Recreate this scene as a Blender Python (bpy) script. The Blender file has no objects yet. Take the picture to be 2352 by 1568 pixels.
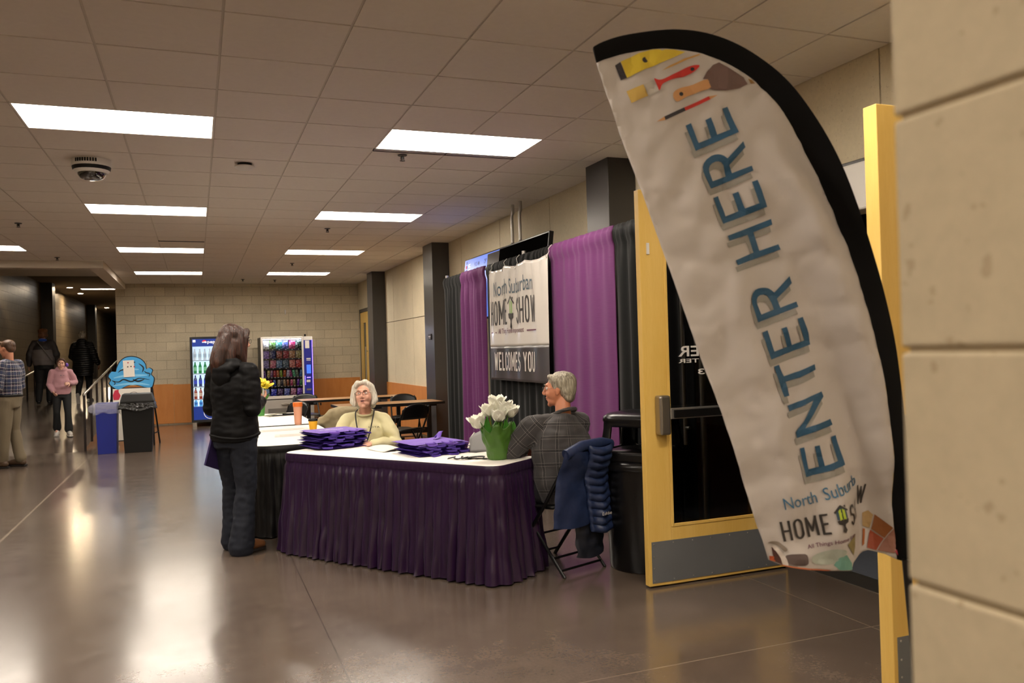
import bpy, bmesh, math, random
import numpy as np
from mathutils import Vector, Matrix, noise
PI = math.pi
col = bpy.context.scene.collection
sc = bpy.context.scene
# ---------------------------------------------------------------- camera
FPX, YAW, PIT, ROL = 1886.5, .3675, .0070, -.0296
CAM = Vector((0, 0, 1.489))
fw = Vector((math.sin(YAW)*math.cos(PIT), math.cos(YAW)*math.cos(PIT), math.sin(PIT)))
rt = Vector((math.cos(YAW), -math.sin(YAW), 0)); up = rt.cross(fw)
r2 = rt*math.cos(ROL) + up*math.sin(ROL); u2 = up*math.cos(ROL) - rt*math.sin(ROL)
cd = bpy.data.cameras.new('camera'); cam = bpy.data.objects.new('camera', cd); col.objects.link(cam)
cd.sensor_width = 36; cd.lens = 36*FPX/2352; cd.clip_start = .05; cd.clip_end = 200
cam.matrix_world = Matrix(((r2.x, u2.x, -fw.x, CAM.x), (r2.y, u2.y, -fw.y, CAM.y), (r2.z, u2.z, -fw.z, CAM.z), (0, 0, 0, 1)))
cd.dof.use_dof = True; cd.dof.focus_distance = 8.0; cd.dof.aperture_fstop = 4.8
sc.camera = cam
sc.view_settings.view_transform = 'Standard'; sc.view_settings.look = 'None'
sc.view_settings.gamma = 1; sc.view_settings.use_curve_mapping = False
sc.view_settings.exposure = 1.5
w = bpy.data.worlds.new('world'); sc.world = w; w.use_nodes = True
w.node_tree.nodes['Background'].inputs[0].default_value = (.9, .8, .7, 1); w.node_tree.nodes['Background'].inputs[1].default_value = .02
sc.cycles.max_bounces = 4; sc.cycles.diffuse_bounces = 3; sc.cycles.glossy_bounces = 2; sc.cycles.transmission_bounces = 2; sc.cycles.transparent_max_bounces = 6
sc.cycles.caustics_reflective = False; sc.cycles.caustics_refractive = False
PANEL_POWER = 9.5
# ---------------------------------------------------------------- materials
def lin(c):
    if isinstance(c, str): c = [int(c[i:i+2], 16) for i in (1, 3, 5)]
    o = []
    for v in c[:3]:
        v /= 255.
        o.append(v/12.92 if v <= .04045 else ((v+.055)/1.055)**2.4)
    return (*o, 1)
class NT:
    def __init__(s, name):
        s.m = bpy.data.materials.new(name); s.m.use_nodes = True; s.t = s.m.node_tree
        s.b = s.t.nodes['Principled BSDF']
    def n(s, typ, ins=None, **kw):
        nd = s.t.nodes.new('ShaderNode'+typ)
        for k, v in kw.items(): setattr(nd, k, v)
        for k, v in (ins or {}).items(): s.put(nd, k, v)
        return nd
    def put(s, nd, k, v):
        i = nd.inputs[k]
        if hasattr(v, 'outputs'): s.t.links.new(v.outputs[0], i)
        elif hasattr(v, 'links'): s.t.links.new(v, i)
        else: i.default_value = v
    def m2(s, op, a, b=0., c=0., clamp=False):
        nd = s.n('Math', {0: a, 1: b, 2: c}, operation=op); nd.use_clamp = clamp; return nd.outputs[0]
    def mix(s, f, a, b, bt='MIX'):
        nd = s.n('MixRGB', {0: f, 1: a, 2: b}, blend_type=bt); return nd.outputs[0]
    def bump(s, h, st=.3, d=.01):
        s.put(s.b, 'Normal', s.n('Bump', {'Height': h, 'Strength': st, 'Distance': d}).outputs[0])
def M(name, c, rough=.5, metal=0, spec=.5, bump=0, bs=60, var=0, vs=6, coat=0, emit=0, ec=None, sheen=0, alpha=1, trans=0, bd=.004):
    t = NT(name); b = t.b; c = lin(c)
    b.inputs['Base Color'].default_value = c; b.inputs['Roughness'].default_value = rough
    b.inputs['Metallic'].default_value = metal; b.inputs['Specular IOR Level'].default_value = spec
    if coat: b.inputs['Coat Weight'].default_value = coat; b.inputs['Coat Roughness'].default_value = .08
    if sheen: b.inputs['Sheen Weight'].default_value = sheen; b.inputs['Sheen Roughness'].default_value = .5
    if emit: b.inputs['Emission Color'].default_value = lin(ec) if ec else c; b.inputs['Emission Strength'].default_value = emit
    if trans: b.inputs['Transmission Weight'].default_value = trans
    if alpha < 1: b.inputs['Alpha'].default_value = alpha
    co = None
    if bump or var: co = t.n('TexCoord').outputs['Object']
    if var:
        nz = t.n('TexNoise', {'Vector': co, 'Scale': vs, 'Detail': 2}).outputs[0]
        f = t.m2('MULTIPLY_ADD', nz, 2*var, 1-var)
        hs = t.n('HueSaturation', {'Color': c, 'Value': f}); t.put(b, 'Base Color', hs)
    if bump:
        nz = t.n('TexNoise', {'Vector': co, 'Scale': bs, 'Detail': 1}).outputs[0]; t.bump(nz, bump, bd)
    return t.m
# ---------------------------------------------------------------- mesh helpers
class MB:
    def __init__(s): s.v = []; s.f = []; s.mi = []
    def add(s, v, f, mi=0):
        n = len(s.v); s.v += [tuple(p) for p in v]; s.f += [tuple(n+i for i in q) for q in f]; s.mi += [mi]*len(f); return s
    def box(s, a, b, mi=0, mt=None):
        x0, y0, z0 = a; x1, y1, z1 = b
        v = [(x0,y0,z0),(x1,y0,z0),(x1,y1,z0),(x0,y1,z0),(x0,y0,z1),(x1,y0,z1),(x1,y1,z1),(x0,y1,z1)]
        if mt is not None: v = [mt @ Vector(p) for p in v]
        return s.add(v, [(0,3,2,1),(4,5,6,7),(0,1,5,4),(1,2,6,5),(2,3,7,6),(3,0,4,7)], mi)
    def tube(s, pts, r, n=12, mi=0, cap=True, sq=(1, 1), upv=None, closed=False):
        pts = [Vector(p) for p in pts]; m = len(pts)
        if not hasattr(r, '__len__'): r = [r]*m
        vs = []; prev = None
        for i, p in enumerate(pts):
            if closed: t = pts[(i+1) % m]-pts[i-1]
            else: t = pts[min(i+1, m-1)]-pts[max(i-1, 0)]
            t.normalize()
            if prev is None:
                u = Vector(upv) if upv else (Vector((0, 0, 1)) if abs(t.z) < .9 else Vector((1, 0, 0)))
            else: u = prev
            u = (u-t*u.dot(t)).normalized(); prev = u; w_ = t.cross(u)
            for k in range(n):
                a = 2*PI*k/n
                vs.append(p+(w_*math.cos(a)*sq[0]+u*math.sin(a)*sq[1])*r[i])
        fs = []
        for i in range(m if closed else m-1):
            j = (i+1) % m
            for k in range(n): fs.append((i*n+k, i*n+(k+1) % n, j*n+(k+1) % n, j*n+k))
        if cap and not closed: fs += [tuple(range(n-1, -1, -1)), tuple((m-1)*n+k for k in range(n))]
        return s.add(vs, fs, mi)
    def cyl(s, c, r, h, n=24, mi=0, r1=None):
        c = Vector(c); return s.tube([c, c+Vector((0, 0, h))], [r, r if r1 is None else r1], n, mi)
    def lathe(s, prof, n=32, c=(0, 0, 0), mi=0, a0=0, a1=2*PI):
        full = abs(a1-a0-2*PI) < 1e-6; k = n if full else n+1; vs = []; fs = []
        for r, z in prof:
            for i in range(k):
                a = a0+(a1-a0)*i/n; vs.append((c[0]+r*math.cos(a), c[1]+r*math.sin(a), c[2]+z))
        for j in range(len(prof)-1):
            for i in range(n):
                i2 = (i+1) % k; fs.append((j*k+i, j*k+i2, (j+1)*k+i2, (j+1)*k+i))
        return s.add(vs, fs, mi)
    def grid(s, fn, nu, nv, mi=0):
        vs = [fn(i/nu, j/nv) for j in range(nv+1) for i in range(nu+1)]
        fs = [(j*(nu+1)+i, j*(nu+1)+i+1, (j+1)*(nu+1)+i+1, (j+1)*(nu+1)+i) for j in range(nv) for i in range(nu)]
        return s.add(vs, fs, mi)
    def ell(s, c, r, n=16, mi=0, rot=None):
        c = Vector(c); m = n//2; vs = []; fs = []
        for j in range(m+1):
            th = PI*j/m
            for i in range(n):
                a = 2*PI*i/n; p = Vector((r[0]*math.sin(th)*math.cos(a), r[1]*math.sin(th)*math.sin(a), r[2]*math.cos(th)))
                if rot is not None: p = rot @ p
                vs.append(c+p)
        for j in range(m):
            for i in range(n): fs.append((j*n+i, (j+1)*n+i, (j+1)*n+(i+1) % n, j*n+(i+1) % n))
        return s.add(vs, fs, mi)
    def prism(s, poly, fn, d, mi=0):
        """poly: 2-D outline; fn(a,b,c)->xyz ; thickness d"""
        n = len(poly); vs = [fn(a, b, 0) for a, b in poly]+[fn(a, b, d) for a, b in poly]
        return s.add(vs, [tuple(range(n-1, -1, -1)), tuple(range(n, 2*n))]+[(i, (i+1) % n, n+(i+1) % n, n+i) for i in range(n)], mi)
    def flat(s, vf, fn, mi=0):
        v, f = vf; return s.add([fn(a, b) for a, b in v], f, mi)
    def xf(s, mt): s.v = [tuple(mt @ Vector(p)) for p in s.v]; return s
    def build(s, name, mats, parent=None, loc=None, rz=0, smooth=None, bevel=0, seg=2, sub=0, solid=0):
        me = bpy.data.meshes.new(name); me.from_pydata(s.v, [], s.f)
        if not isinstance(mats, (list, tuple)): mats = [mats]
        for m in mats: me.materials.append(m)
        if len(mats) > 1: me.polygons.foreach_set('material_index', s.mi)
        bm = bmesh.new(); bm.from_mesh(me); bmesh.ops.remove_doubles(bm, verts=bm.verts, dist=1e-6)
        bmesh.ops.recalc_face_normals(bm, faces=bm.faces); bm.to_mesh(me); bm.free()
        if smooth is not None:
            me.polygons.foreach_set('use_smooth', [True]*len(me.polygons)); me.set_sharp_from_angle(angle=math.radians(smooth))
        o = bpy.data.objects.new(name, me); col.objects.link(o)
        if parent is not None: o.parent = parent
        if loc is not None: o.location = loc
        if rz: o.rotation_euler.z = rz
        if bevel:
            b = o.modifiers.new('bevel', 'BEVEL'); b.width = bevel; b.segments = seg; b.limit_method = 'ANGLE'; b.angle_limit = .6
        if solid: b = o.modifiers.new('solid', 'SOLIDIFY'); b.thickness = solid; b.offset = 0
        if sub: b = o.modifiers.new('sub', 'SUBSURF'); b.levels = sub; b.render_levels = sub
        return o
def tag(o, label=None, cat=None, group=None, kind=None):
    if label: o['label'] = label
    if cat: o['category'] = cat
    if group: o['group'] = group
    if kind: o['kind'] = kind
    return o
def thing(name, loc, label, cat, rz=0, group=None):
    o = bpy.data.objects.new(name, None); o.empty_display_size = .1; col.objects.link(o)
    o.location = loc; o.rotation_euler.z = rz; return tag(o, label, cat, group)
def copy_tree(o, loc=None, rz=None, label=None, group=None, parent=None):
    c = o.copy(); col.objects.link(c)
    if parent is not None: c.parent = parent
    if loc is not None: c.location = loc
    if rz is not None: c.rotation_euler.z = rz
    if label: c['label'] = label
    if group: c['group'] = group
    for ch in list(o.children): copy_tree(ch, parent=c)
    return c
def struct(o): o['kind'] = 'structure'; return o
def cut2d(outlines, h=.04):
    """fill 2-D outlines (list of loops) and slice by a grid of step h -> (verts, faces)"""
    bm = bmesh.new()
    for lp in outlines:
        vs = [bm.verts.new((a, b, 0)) for a, b in lp]
        for i in range(len(vs)): bm.edges.new((vs[i], vs[(i+1) % len(vs)]))
    bmesh.ops.triangle_fill(bm, use_beauty=True, edges=bm.edges[:])
    return slice_bm(bm, h)
def slice_bm(bm, h):
    if h:
        xs = [v.co.x for v in bm.verts]; ys = [v.co.y for v in bm.verts]
        for k, (lo, hi) in enumerate(((min(xs), max(xs)), (min(ys), max(ys)))):
            c = math.floor(lo/h)*h+h
            while c < hi:
                co = (c, 0, 0) if k == 0 else (0, c, 0); no = (1, 0, 0) if k == 0 else (0, 1, 0)
                bmesh.ops.bisect_plane(bm, geom=bm.verts[:]+bm.edges[:]+bm.faces[:], dist=1e-7, plane_co=co, plane_no=no); c += h
    bm.verts.index_update()
    r = ([(v.co.x, v.co.y) for v in bm.verts], [tuple(v.index for v in f.verts) for f in bm.faces]); bm.free(); return r
_tc = {}
def text2d(s, off=0, h=0):
    """glyph mesh of a string, normalised to bounding box 0..1 x 0..1, plus aspect"""
    k = (s, off, h)
    if k in _tc: return _tc[k]
    cu = bpy.data.curves.new('t', 'FONT'); cu.body = s; cu.offset = off; cu.resolution_u = 3; cu.space_character = 1.1 if s.isupper() and len(s) > 3 else 1
    o = bpy.data.objects.new('t', cu); col.objects.link(o)
    dg = bpy.context.evaluated_depsgraph_get(); dg.update()
    me = bpy.data.meshes.new_from_object(o.evaluated_get(dg))
    v = [(p.co.x, p.co.y) for p in me.vertices]; f = [tuple(p.vertices) for p in me.polygons]
    bpy.data.objects.remove(o); bpy.data.curves.remove(cu); bpy.data.meshes.remove(me)
    x0 = min(p[0] for p in v); x1 = max(p[0] for p in v); y0 = min(p[1] for p in v); y1 = max(p[1] for p in v)
    v = [((a-x0)/(x1-x0), (b-y0)/(y1-y0)) for a, b in v]
    _tc[k] = (v, f); return _tc[k]
def _arc(cx, cy, rx, ry, a0, a1, n=10): return [(cx+rx*math.cos(math.radians(a0+(a1-a0)*i/n)), cy+ry*math.sin(math.radians(a0+(a1-a0)*i/n))) for i in range(n+1)]
_SG = {'H': (.8, [[(0, 0), (0, 1)], [(1, 0), (1, 1)], [(0, .5), (1, .5)]]), 'E': (.62, [[(0, 0), (0, 1)], [(0, 0), (1, 0)], [(0, .52), (.85, .52)], [(0, 1), (1, 1)]]), 'M': (1.05, [[(0, 0), (0, 1), (.5, .25), (1, 1), (1, 0)]]),
 'W': (1.25, [[(0, 1), (.25, 0), (.5, .9), (.75, 0), (1, 1)]]), 'L': (.58, [[(0, 1), (0, 0), (1, 0)]]), 'Y': (.8, [[(0, 1), (.5, .45), (1, 1)], [(.5, .45), (.5, 0)]]), 'U': (.78, [[(0, 1)]+_arc(.5, .25, .5, .25, 180, 360)+[(1, 1)]]),
 'O': (.8, [_arc(.5, .75, .5, .25, 0, 180)+_arc(.5, .25, .5, .25, 180, 360)+[(1, .75)]]), 'C': (.75, [_arc(.5, .75, .5, .25, 10, 180)+_arc(.5, .25, .5, .25, 180, 350)]),
 'S': (.75, [_arc(.5, .76, .5, .24, 15, 180, 8)+[(.08, .62), (.92, .4)]+_arc(.5, .24, .5, .24, 0, -165, 8)])}
def cond(s, tx=.17, ty=.1):
    """condensed capitals drawn with strokes, normalised like text2d"""
    v = []; f = []; x = 0
    for ch in s:
        if ch == ' ': x += .55; continue
        w_, ls = _SG[ch]; w_ *= .62
        for l in ls:
            P_ = [(x+a*w_, b_*(1-ty)+ty/2) for a, b_ in l]
            for i in range(len(P_)-1):
                (xa, ya), (xb, yb) = P_[i], P_[i+1]; L = math.hypot(xb-xa, (yb-ya)) or 1; dx, dy = (xb-xa)/L, (yb-ya)/L; nx, ny = -dy*tx/2, dx*ty/2; e = .35
                xa -= dx*tx*e; ya -= dy*ty*e; xb += dx*tx*e; yb += dy*ty*e; n = len(v); v += [(xa+nx, ya+ny), (xa-nx, ya-ny), (xb-nx, yb-ny), (xb+nx, yb+ny)]; f.append((n, n+1, n+2, n+3))
        x += w_+.36
    x0 = min(p[0] for p in v); x1 = max(p[0] for p in v); y0 = min(p[1] for p in v); y1 = max(p[1] for p in v)
    return [((a-x0)/(x1-x0), (b_-y0)/(y1-y0)) for a, b_ in v], f
def sliced(vf, h):
    bm = bmesh.new(); vs = [bm.verts.new((a, b, 0)) for a, b in vf[0]]
    for q in vf[1]:
        try: bm.faces.new([vs[i] for i in q])
        except ValueError: pass
    return slice_bm(bm, h)
def catmull(p, k=6, closed=False):
    n = len(p); out = []; p = [np.array(q, float) for q in p]
    for i in range(n if closed else n-1):
        a, b, c, d = [p[(i+j) % n] if closed else p[min(max(i+j, 0), n-1)] for j in (-1, 0, 1, 2)]
        for t in range(k):
            t /= k; out.append(tuple(.5*(2*b+(c-a)*t+(2*a-5*b+4*c-d)*t*t+(3*b-a-3*c+d)*t**3)))
    if not closed: out.append(tuple(p[-1]))
    return out
def sm(t): t = min(max(t, 0), 1); return t*t*(3-2*t)
# ================================================================ setting
T = .6093; CX0 = .160; CY0 = 5.918; CZ = 3.12; XW = 3.65; YB = 19.69
def stone(name, c, rough=.85, spk=1.0):
    t = NT(name); co = t.n('TexCoord').outputs['Object']; c = lin(c)
    n1 = t.n('TexNoise', {'Vector': co, 'Scale': 2.2, 'Detail': 3}).outputs[0]
    n2 = t.n('TexNoise', {'Vector': co, 'Scale': 38, 'Detail': 3, 'Roughness': .7}).outputs[0]
    v = t.m2('MULTIPLY_ADD', n1, .25, .88); v = t.m2('MULTIPLY', v, t.m2('MULTIPLY_ADD', n2, .35*spk, 1-.175*spk))
    hs = t.n('HueSaturation', {'Color': c, 'Value': v}).outputs[0]
    sp = t.m2('GREATER_THAN', t.n('TexNoise', {'Vector': co, 'Scale': 55, 'Detail': 2}).outputs[0], .68)
    t.put(t.b, 'Base Color', t.mix(t.m2('MULTIPLY', sp, .45*spk), hs, (c[0]*.5, c[1]*.4, c[2]*.3, 1)))
    t.b.inputs['Roughness'].default_value = rough; t.bump(n2, .25*spk, .003); return t
def block_mat(name, c, mc, axis='x', glaze=.85):
    t = NT(name); co = t.n('TexCoord').outputs['Object']; s = t.n('SeparateXYZ', {0: co}); c = lin(c); mc = lin(mc)
    uv = t.n('CombineXYZ', {0: s.outputs[0 if axis == 'x' else 1], 1: s.outputs[2]}).outputs[0]
    bk = t.n('TexBrick', {'Vector': uv, 'Color1': (*[k*1.06 for k in c[:3]], 1), 'Color2': (*[k*.93 for k in c[:3]], 1), 'Mortar': mc, 'Scale': 1., 'Mortar Size': .006, 'Mortar Smooth': .3, 'Bias': 0., 'Brick Width': .4064, 'Row Height': .2032})
    n2 = t.n('TexNoise', {'Vector': co, 'Scale': 45, 'Detail': 2}).outputs[0]; n3 = t.n('TexNoise', {'Vector': co, 'Scale': 3, 'Detail': 3}).outputs[0]
    v = t.m2('MULTIPLY', t.m2('MULTIPLY_ADD', n2, .35, .82), t.m2('MULTIPLY_ADD', n3, .3, .85))
    t.put(t.b, 'Base Color', t.n('HueSaturation', {'Color': bk.outputs[0], 'Value': v}))
    t.b.inputs['Roughness'].default_value = glaze
    h = t.m2('MULTIPLY_ADD', bk.outputs['Fac'], -1., t.m2('MULTIPLY', n2, .3)); t.bump(h, .6, .006); return t.m
m_cmu = block_mat('block_beige', '#cfc2a8', '#ada087')
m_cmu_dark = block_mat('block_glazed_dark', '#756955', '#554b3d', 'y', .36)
m_panel = stone('precast_beige', '#d6c9ac', .8, .6).m
m_near = stone('split_block', '#bbab8e', .9, .8).m
m_joint = M('joint_backing', '#6b5c45', .9); m_mortar = M('mortar', '#9c8a6c', .9)  # darker backing behind the open panel joints
def wood_mat(name, c, c2, rough=.35, sx=1., sy=1., sz=.12):
    t = NT(name); co = t.n('TexCoord').outputs['Object']
    mp = t.n('Mapping', {'Vector': co, 'Scale': (sx*9, sy*9, sz*9)})
    n1 = t.n('TexNoise', {'Vector': mp.outputs[0], 'Scale': 1.2, 'Detail': 6, 'Distortion': .4}).outputs[0]
    n2 = t.n('TexNoise', {'Vector': mp.outputs[0], 'Scale': 11, 'Detail': 3}).outputs[0]
    f = t.m2('ADD', t.m2('MULTIPLY', n1, .7), t.m2('MULTIPLY', n2, .3))
    f = t.m2('MULTIPLY_ADD', t.m2('SUBTRACT', f, .5), 2.2, .5, True)
    t.put(t.b, 'Base Color', t.mix(f, lin(c), lin(c2))); t.b.inputs['Roughness'].default_value = rough
    return t.m
m_orange = wood_mat('wainscot_orange', '#cb7f3b', '#da914b', .42, 1, 1, .2)
m_maple = wood_mat('maple_yellow', '#d8ae52', '#e6c16c', .4)
m_charcoal = M('column_charcoal', '#454343', .34, .2, .6)
m_darkmetal = M('frame_dark', '#24211f', .4, .4)
m_steel = M('brushed_steel', '#a39d94', .32, .9, bump=.05, bs=200)
m_alu = M('satin_aluminium', '#bdb9b2', .3, .85)
m_black = M('black_plastic', '#0a0909', .42, spec=.35)
m_blackr = M('black_rubber', '#0d0c0c', .7)
m_white = M('white_plastic', '#d8d4cd', .4)
# floor: polished concrete with saw cuts
t = NT('polished_concrete'); co = t.n('TexCoord').outputs['Object']; s = t.n('SeparateXYZ', {0: co})
n1 = t.n('TexNoise', {'Vector': co, 'Scale': 1.1, 'Detail': 4, 'Roughness': .65}).outputs[0]
n2 = t.n('TexNoise', {'Vector': co, 'Scale': 60, 'Detail': 2, 'Roughness': .75}).outputs[0]
n4 = t.n('TexNoise', {'Vector': co, 'Scale': 7, 'Detail': 3, 'Roughness': .7}).outputs[0]
base = t.mix(t.m2('MULTIPLY_ADD', t.m2('SUBTRACT', n1, .5), 2.4, .5, True), lin('#584b41'), lin('#6b5e53'))
v = t.m2('MULTIPLY', t.m2('MULTIPLY_ADD', n2, .5, .75), t.m2('MULTIPLY_ADD', n4, .34, .83))
base = t.n('HueSaturation', {'Color': base, 'Value': v}).outputs[0]
def line_at(c, val, wd): return t.m2('LESS_THAN', t.m2('ABSOLUTE', t.m2('SUBTRACT', c, val)), wd)
dk = None
for c_, val, wd in ((0, .613, .0035), (1, 6.42, .004), (1, 9.45, .005), (1, 12.3, .006), (0, 3.2, .004), (1, 3.3, .004)):
    l = line_at(s.outputs[c_], val, wd); dk = l if dk is None else t.m2('MAXIMUM', dk, l)
lt = line_at(s.outputs[0], -1.56, .011)
base = t.mix(t.m2('MULTIPLY', dk, .65), base, lin('#8b7b6a'))
xpos = line_at(s.outputs[0], .613, .0035)
base = t.mix(t.m2('MULTIPLY', xpos, .8), base, lin('#241c17'))
base = t.mix(t.m2('MULTIPLY', lt, .8), base, lin('#a0917f'))
t.put(t.b, 'Base Color', base)
t.put(t.b, 'Roughness', t.m2('MULTIPLY_ADD', n4, .16, .13)); t.b.inputs['Specular IOR Level'].default_value = .65
t.b.inputs['Coat Weight'].default_value = .4; t.b.inputs['Coat Roughness'].default_value = .16
t.bump(t.m2('ADD', t.m2('MULTIPLY', n2, .3), t.m2('MULTIPLY', n4, .5)), .035, .01)
m_floor = t.m
m_carpet = M('blue_grey_carpet', '#565a63', .95, bump=.4, bs=300, var=.15, vs=40)
m_tile = M('ceiling_tile', '#e4ddd4', .92, var=.04, vs=30)
m_grid = M('ceiling_grid', '#cfc7bb', .6)
m_gyp = M('painted_gypsum', '#ddd3c4', .8, var=.03)
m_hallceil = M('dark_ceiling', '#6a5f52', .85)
# floor, ramp
RX0, RX1, RY0, RY1 = -3.9, -1.74, 15.0, 24.0; RS = .083
b = MB(); b.box((-9, -5, -.1), (XW, RY0, 0)); b.box((RX1, RY0, -.1), (XW, YB, 0)); b.box((-9, RY0, -.1), (RX0, 16, 0))
struct(b.build('floor', m_floor))
b = MB(); z1 = RS*(RY1-RY0)
b.add([(RX0, RY0, 0), (RX1, RY0, 0), (RX1, RY1, z1), (RX0, RY1, z1), (RX0, 48, z1), (RX1, 48, z1), (RX0, RY0, -.1), (RX1, RY0, -.1), (RX1, RY1, -.1), (RX0, RY1, -.1), (RX0, 48, -.1), (RX1, 48, -.1)],
      [(0, 1, 2, 3), (3, 2, 5, 4), (1, 7, 8, 2), (2, 8, 11, 5), (0, 6, 7, 1), (0, 3, 9, 6), (3, 4, 10, 9), (6, 9, 8, 7), (9, 10, 11, 8), (4, 5, 11, 10)])
struct(b.build('ramp', m_floor))
# ceiling with tile reveals and light openings
LIGHTS = []
for k in range(-3, 4):
    for c in ((-2, k), (2, k), (-6, k)):
        LIGHTS.append((c[0], 6*k))
LIGHTS = [l for l in LIGHTS if not (l[0] < -5 and l[1] > 12)]
holes = {(lx+i, ly) for lx, ly in LIGHTS for i in (0, 1)}
b = MB(); g = .007
ix0, ix1 = int((-9-CX0)/T)-1, int((XW-CX0)/T)+1; iy0, iy1 = int((-5-CY0)/T)-1, int((YB-CY0)/T)+1
for i in range(ix0, ix1+1):
    for j in range(iy0, iy1+1):
        if (i, j) in holes: continue
        xa, xb = max(CX0+i*T, -9), min(CX0+(i+1)*T, XW); ya, yb = max(CY0+j*T, -5), min(CY0+(j+1)*T, YB)
        if xb <= xa or yb <= ya: continue
        if xb > -1.39 > xa and yb > 15.12: xa = -1.40
        elif xa < -1.39 and yb > 15.12:
            if ya < 15.12: yb = 15.12
            else: continue
        b.add([(xa, ya, CZ+.004), (xb, ya, CZ+.004), (xb, yb, CZ+.004), (xa, yb, CZ+.004)], [(0, 3, 2, 1)], 1)
        if xb-xa < .05 or yb-ya < .05: continue
        z = CZ-.003
        b.add([(xa+g, ya+g, z), (xb-g, ya+g, z), (xb-g, yb-g, z), (xa+g, yb-g, z), (xa+g, ya+g, CZ+.004), (xb-g, ya+g, CZ+.004), (xb-g, yb-g, CZ+.004), (xa+g, yb-g, CZ+.004)],
              [(0, 3, 2, 1), (0, 1, 5, 4), (1, 2, 6, 5), (2, 3, 7, 6), (3, 0, 4, 7)], 0)
b.box((-9, -5, CZ+.16), (XW, YB, CZ+.2), 1)
struct(b.build('ceiling', [m_tile, m_grid]))
# soffit over the ramp hall, hall ceiling
b = MB(); b.box((-9, 15.12, 3.0), (-1.40, 15.3, 3.7)); b.box((-1.62, 15.3, 3.0), (-1.40, YB, 3.7)); struct(b.build('trim_soffit', m_gyp))
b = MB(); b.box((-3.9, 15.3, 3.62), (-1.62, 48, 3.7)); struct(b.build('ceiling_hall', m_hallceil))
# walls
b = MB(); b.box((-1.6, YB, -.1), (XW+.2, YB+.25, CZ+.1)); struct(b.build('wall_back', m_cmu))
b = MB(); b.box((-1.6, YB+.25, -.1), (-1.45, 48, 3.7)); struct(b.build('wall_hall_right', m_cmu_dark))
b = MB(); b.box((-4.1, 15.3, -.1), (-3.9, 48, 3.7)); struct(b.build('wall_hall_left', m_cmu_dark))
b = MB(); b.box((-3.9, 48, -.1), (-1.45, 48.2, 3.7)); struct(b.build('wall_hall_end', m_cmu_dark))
b = MB(); b.box((-9.2, -5, -.1), (-9, 16, CZ+.1)); struct(b.build('wall_left', m_cmu))
b = MB(); b.box((-9, 16, -.1), (-4.1, 16.2, CZ+.1)); struct(b.build('wall_left_return', m_cmu))
b = MB(); b.box((-9, -5.2, -.1), (XW+.2, -5, CZ+.1)); struct(b.build('wall_front', m_cmu))
# right wall : precast panels with open joints, door opening y 2.50..4.47, z<2.50
ys = [-5, -1.6, .6, 2.0, 3.567, 5.1, 6.65, 8.222, 9.803, 11.436, 12.9, 14.386, 15.9, 17.5, YB]
DY0, DY1, DH = 2.50, 4.47, 2.50
b = MB(); b.box((XW+.02, -5, -.1), (XW+.2, DY0-.06, CZ+.1), 1); b.box((XW+.02, DY1+.06, -.1), (XW+.2, YB, CZ+.1), 1); b.box((XW+.02, DY0-.06, DH+.02), (XW+.2, DY1+.06, CZ+.1), 1)
gp = .006
for i in range(len(ys)-1):
    for za, zb in ((-.1, 2.065), (2.065, CZ+.08)):
        ya, yb = ys[i]+gp, ys[i+1]-gp; z0, z1 = za+gp, zb-gp
        if za < DH and ya < DY1+.06 and yb > DY0-.06:
            if za > 1:
                b.box((XW, ya, DH+.02), (XW+.03, yb, z1))
                if ya < DY0-.06: b.box((XW, ya, z0), (XW+.03, DY0-.06, DH+.02))
                if yb > DY1+.06: b.box((XW, DY1+.06, z0), (XW+.03, yb, DH+.02))
            else:
                if ya < DY0-.06: b.box((XW, ya, z0), (XW+.03, DY0-.06, z1))
                if yb > DY1+.06: b.box((XW, DY1+.06, z0), (XW+.03, yb, z1))
        else: b.box((XW, ya, z0), (XW+.03, yb, z1))
struct(b.build('wall_right', [m_panel, m_joint]))
# wainscot
b = MB(); b.box((-.48, YB-.02, .03), (XW, YB, .885)); struct(b.build('trim_wainscot_back', m_orange))
b = MB(); b.box((-1.6, YB-.02, .03), (-.484, YB, .9)); struct(b.build('trim_wainscot_left', m_orange))
b = MB(); b.box((XW-.022, 4.6, .03), (XW, 18.1, .86)); struct(b.build('trim_wainscot_right', m_orange))
# columns
for n_, (ya, yb, xc) in enumerate(((6.34, 6.77, 3.38), (12.06, 12.59, 3.38), (16.62, 17.15, 3.38))):
    b = MB(); b.box((xc, ya, 0), (XW, yb, CZ)); struct(b.build('column_%d' % (n_+1), m_charcoal, bevel=.004))
b = MB(); b.box((0, 0, 0), (.012, .16, .09)); b.add([(-.0005, .02, .045), (-.0005, .14, .045), (-.0005, .14, .06), (-.0005, .02, .06), (-.0005, .04, .025), (-.0005, .12, .025), (-.0005, .12, .033), (-.0005, .04, .033)], [(0, 1, 2, 3), (4, 5, 6, 7)], 1)
tag(b.build('room_plate', [m_darkmetal, m_white], loc=(3.367, 12.2, 1.64)), 'small grey plate with white lettering on the middle charcoal column', 'sign')
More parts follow.
